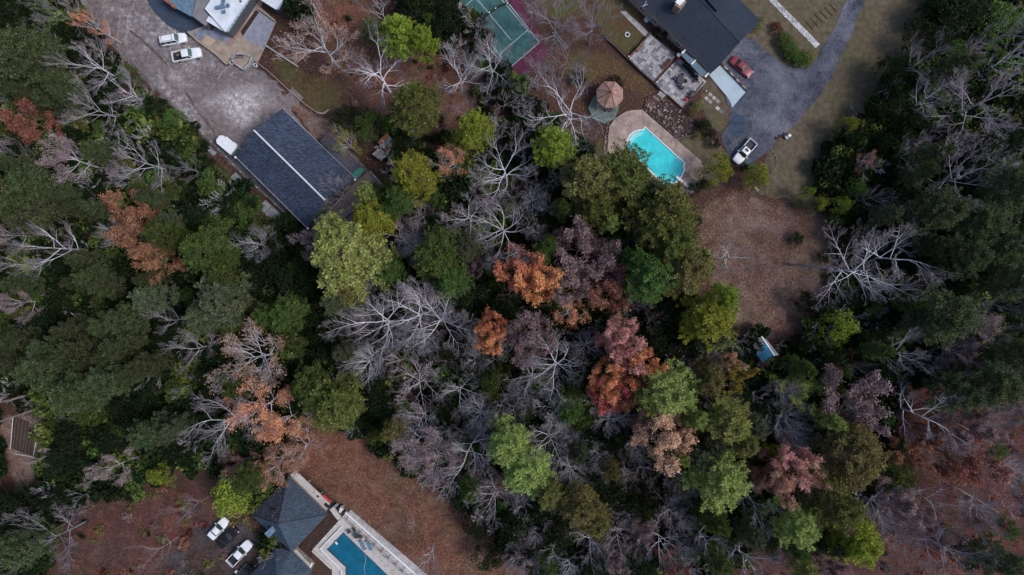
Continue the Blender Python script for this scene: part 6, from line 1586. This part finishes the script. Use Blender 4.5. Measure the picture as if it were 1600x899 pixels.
# leaning and fallen trunks
for i, (a, c, r0_, lab) in enumerate((((135,775,.4),(72,840,.3),.22,'long pale fallen trunk at the lower left of the wood'), ((0,628,9),(72,612,1),.3,'leaning grey trunk above the garden bed'), ((0,658,9),(78,632,1),.3,'leaning grey trunk crossing the top of the garden bed'),
                          ((60,328,13),(130,342,1),.3,'leaning brown trunk below the olive pine at the left'), ((145,598,14),(212,568,1),.3,'leaning trunk inside the pine group at the left'), ((1238,414,1),(1300,420,11),.24,'slanting trunk at the right side of the leafy clearing'),
                          ((1240,436,.3),(1280,438,.3),.12,'thin fallen trunk at the right side of the leafy clearing'), ((1465,745,.3),(1560,800,.3),.2,'dark fallen trunk across the red leaf floor'), ((1430,830,.3),(1500,870,.3),.2,'dark fallen trunk near the bottom right pine'),
                          ((1400,600,.3),(1540,690,.3),.16,'long thin fallen trunk under the wide bare tree at right'), ((1140,855,.3),(1180,890,.3),.3,'thick dark stump log near the bottom edge'))):
    A_, B2 = P(*a), P(*c); t = thing('fallen_trunk' if 'fallen' in lab else 'leaning_trunk', lab, 'tree trunk', (B2.x, B2.y, 0)); rr = random.Random(i)
    if 'leaning' in lab or 'slanting' in lab:
        if a[2] < c[2]: A_, B2 = B2, A_
        B2 = Vector((B2.x, B2.y, 0))
    pts = [B2.lerp(A_, k / 5) + Vector((rr.uniform(-.15,.15), rr.uniform(-.15,.15), 0)) for k in range(6)]
    b = MB(); b.tube(pts, [r0_ * (1.15 - .12 * k) for k in range(6)], 7, True); b.build('trunk', BK['grey' if i in (0, 5) else 'brown'], t)
    b = MB()
    for k in range(7):
        p = pts[2 + k % 4]; b.tube([p, p + Vector((rr.uniform(-1.2,1.2), rr.uniform(-1.2,1.2), rr.uniform(0,.8)))], [.05, .015], 4)
    b.build('branch_stubs', BK['grey'], t)


def specks(name, label, polypix, z, n, mat, seed, size=.12):
    g = random.Random(seed); pts = []; xs = [p[0] for p in polypix]; ys = [p[1] for p in polypix]
    while len(pts) < n:
        x, y = g.uniform(min(xs), max(xs)), g.uniform(min(ys), max(ys))
        if inside(x, y, polypix):
            zz = z(x, y) if callable(z) else z
            q = P(x, y, zz); pts.append((q.x, q.y, zz))
    me = leaf_mesh(name, mat, pts, size, seed, .08, aspect=.8); o = bpy.data.objects.new(name, me); COL.objects.link(o); o['kind'] = 'stuff'
specks('floating_leaves', '', pool1, .20, 130, lit2, 41); specks('floating_leaves', '', [(537,836),(600,895),(545,895),(544,884),(516,858)], .20, 60, lit2, 42)
specks('deck_leaves', '', [(952,200),(987,176),(1003,174),(1092,254),(1092,290),(1073,303),(1058,300),(1068,262),(1010,198),(984,206),(976,225),(955,235)], .235, 260, lit2, 43, .14)
specks('patio_leaves', '', [(984,93),(1017,56),(1054,84),(1096,128),(1066,166),(1024,128)], .53, 110, lit2, 44, .12)
specks('drive_leaves', '', [(1130,225),(1145,252),(1160,258),(1204,232),(1260,172),(1300,118),(1280,110),(1200,200),(1150,235),(1140,212)], .11, 420, lit, 45, .14)
specks('lot_leaves', '', [(160,50),(330,228),(372,235),(500,200),(440,135),(402,104),(300,66),(230,10),(150,0)], .10, 2200, lit2, 46, .15)

def roof_specks(parent_name, A_, B2, Cc, D2, n, seed, mat):
    g = random.Random(seed); pts = []
    for _ in range(n):
        u, v = g.random(), g.random() ** 2.2
        p = A_.lerp(B2, u).lerp(D2.lerp(Cc, u), v); pts.append((p.x, p.y, p.z + .04 + g.random() * .03))
    me = leaf_mesh('roof_leaves', mat, pts, .15, seed, .1, aspect=.8); o = bpy.data.objects.new('roof_leaves', me); COL.objects.link(o); o['kind'] = 'stuff'
rb = [P(441,170,4.0), P(555,280,4.0), P(508,313,6.6), P(397,204,6.6)]; roof_specks('barn', *rb, 160, 51, lit2)
rb = [P(369,245,4.0), P(481,356,4.0), P(508,313,6.6), P(397,204,6.6)]; roof_specks('barn', *rb, 130, 52, lit2)
roof_specks('barn', P(555,280,4.0), P(481,356,4.0), P(475,330,5), P(540,270,5), 220, 53, lit)
roof_specks('house', P(955,-40,3.3), P(1112,114,3.3), P(1156,66,5.6), P(1060,-40,5.6), 120, 54, lit2)
roof_specks('hip', P(451,744,4.2), P(392,805,4.2), P(434,818,8.9), P(436,817,8.9), 420, 55, lit)
roof_specks('hip', P(451,744,4.2), P(512,804,4.2), P(436,818,8.9), P(434,817,8.9), 160, 56, lit2)
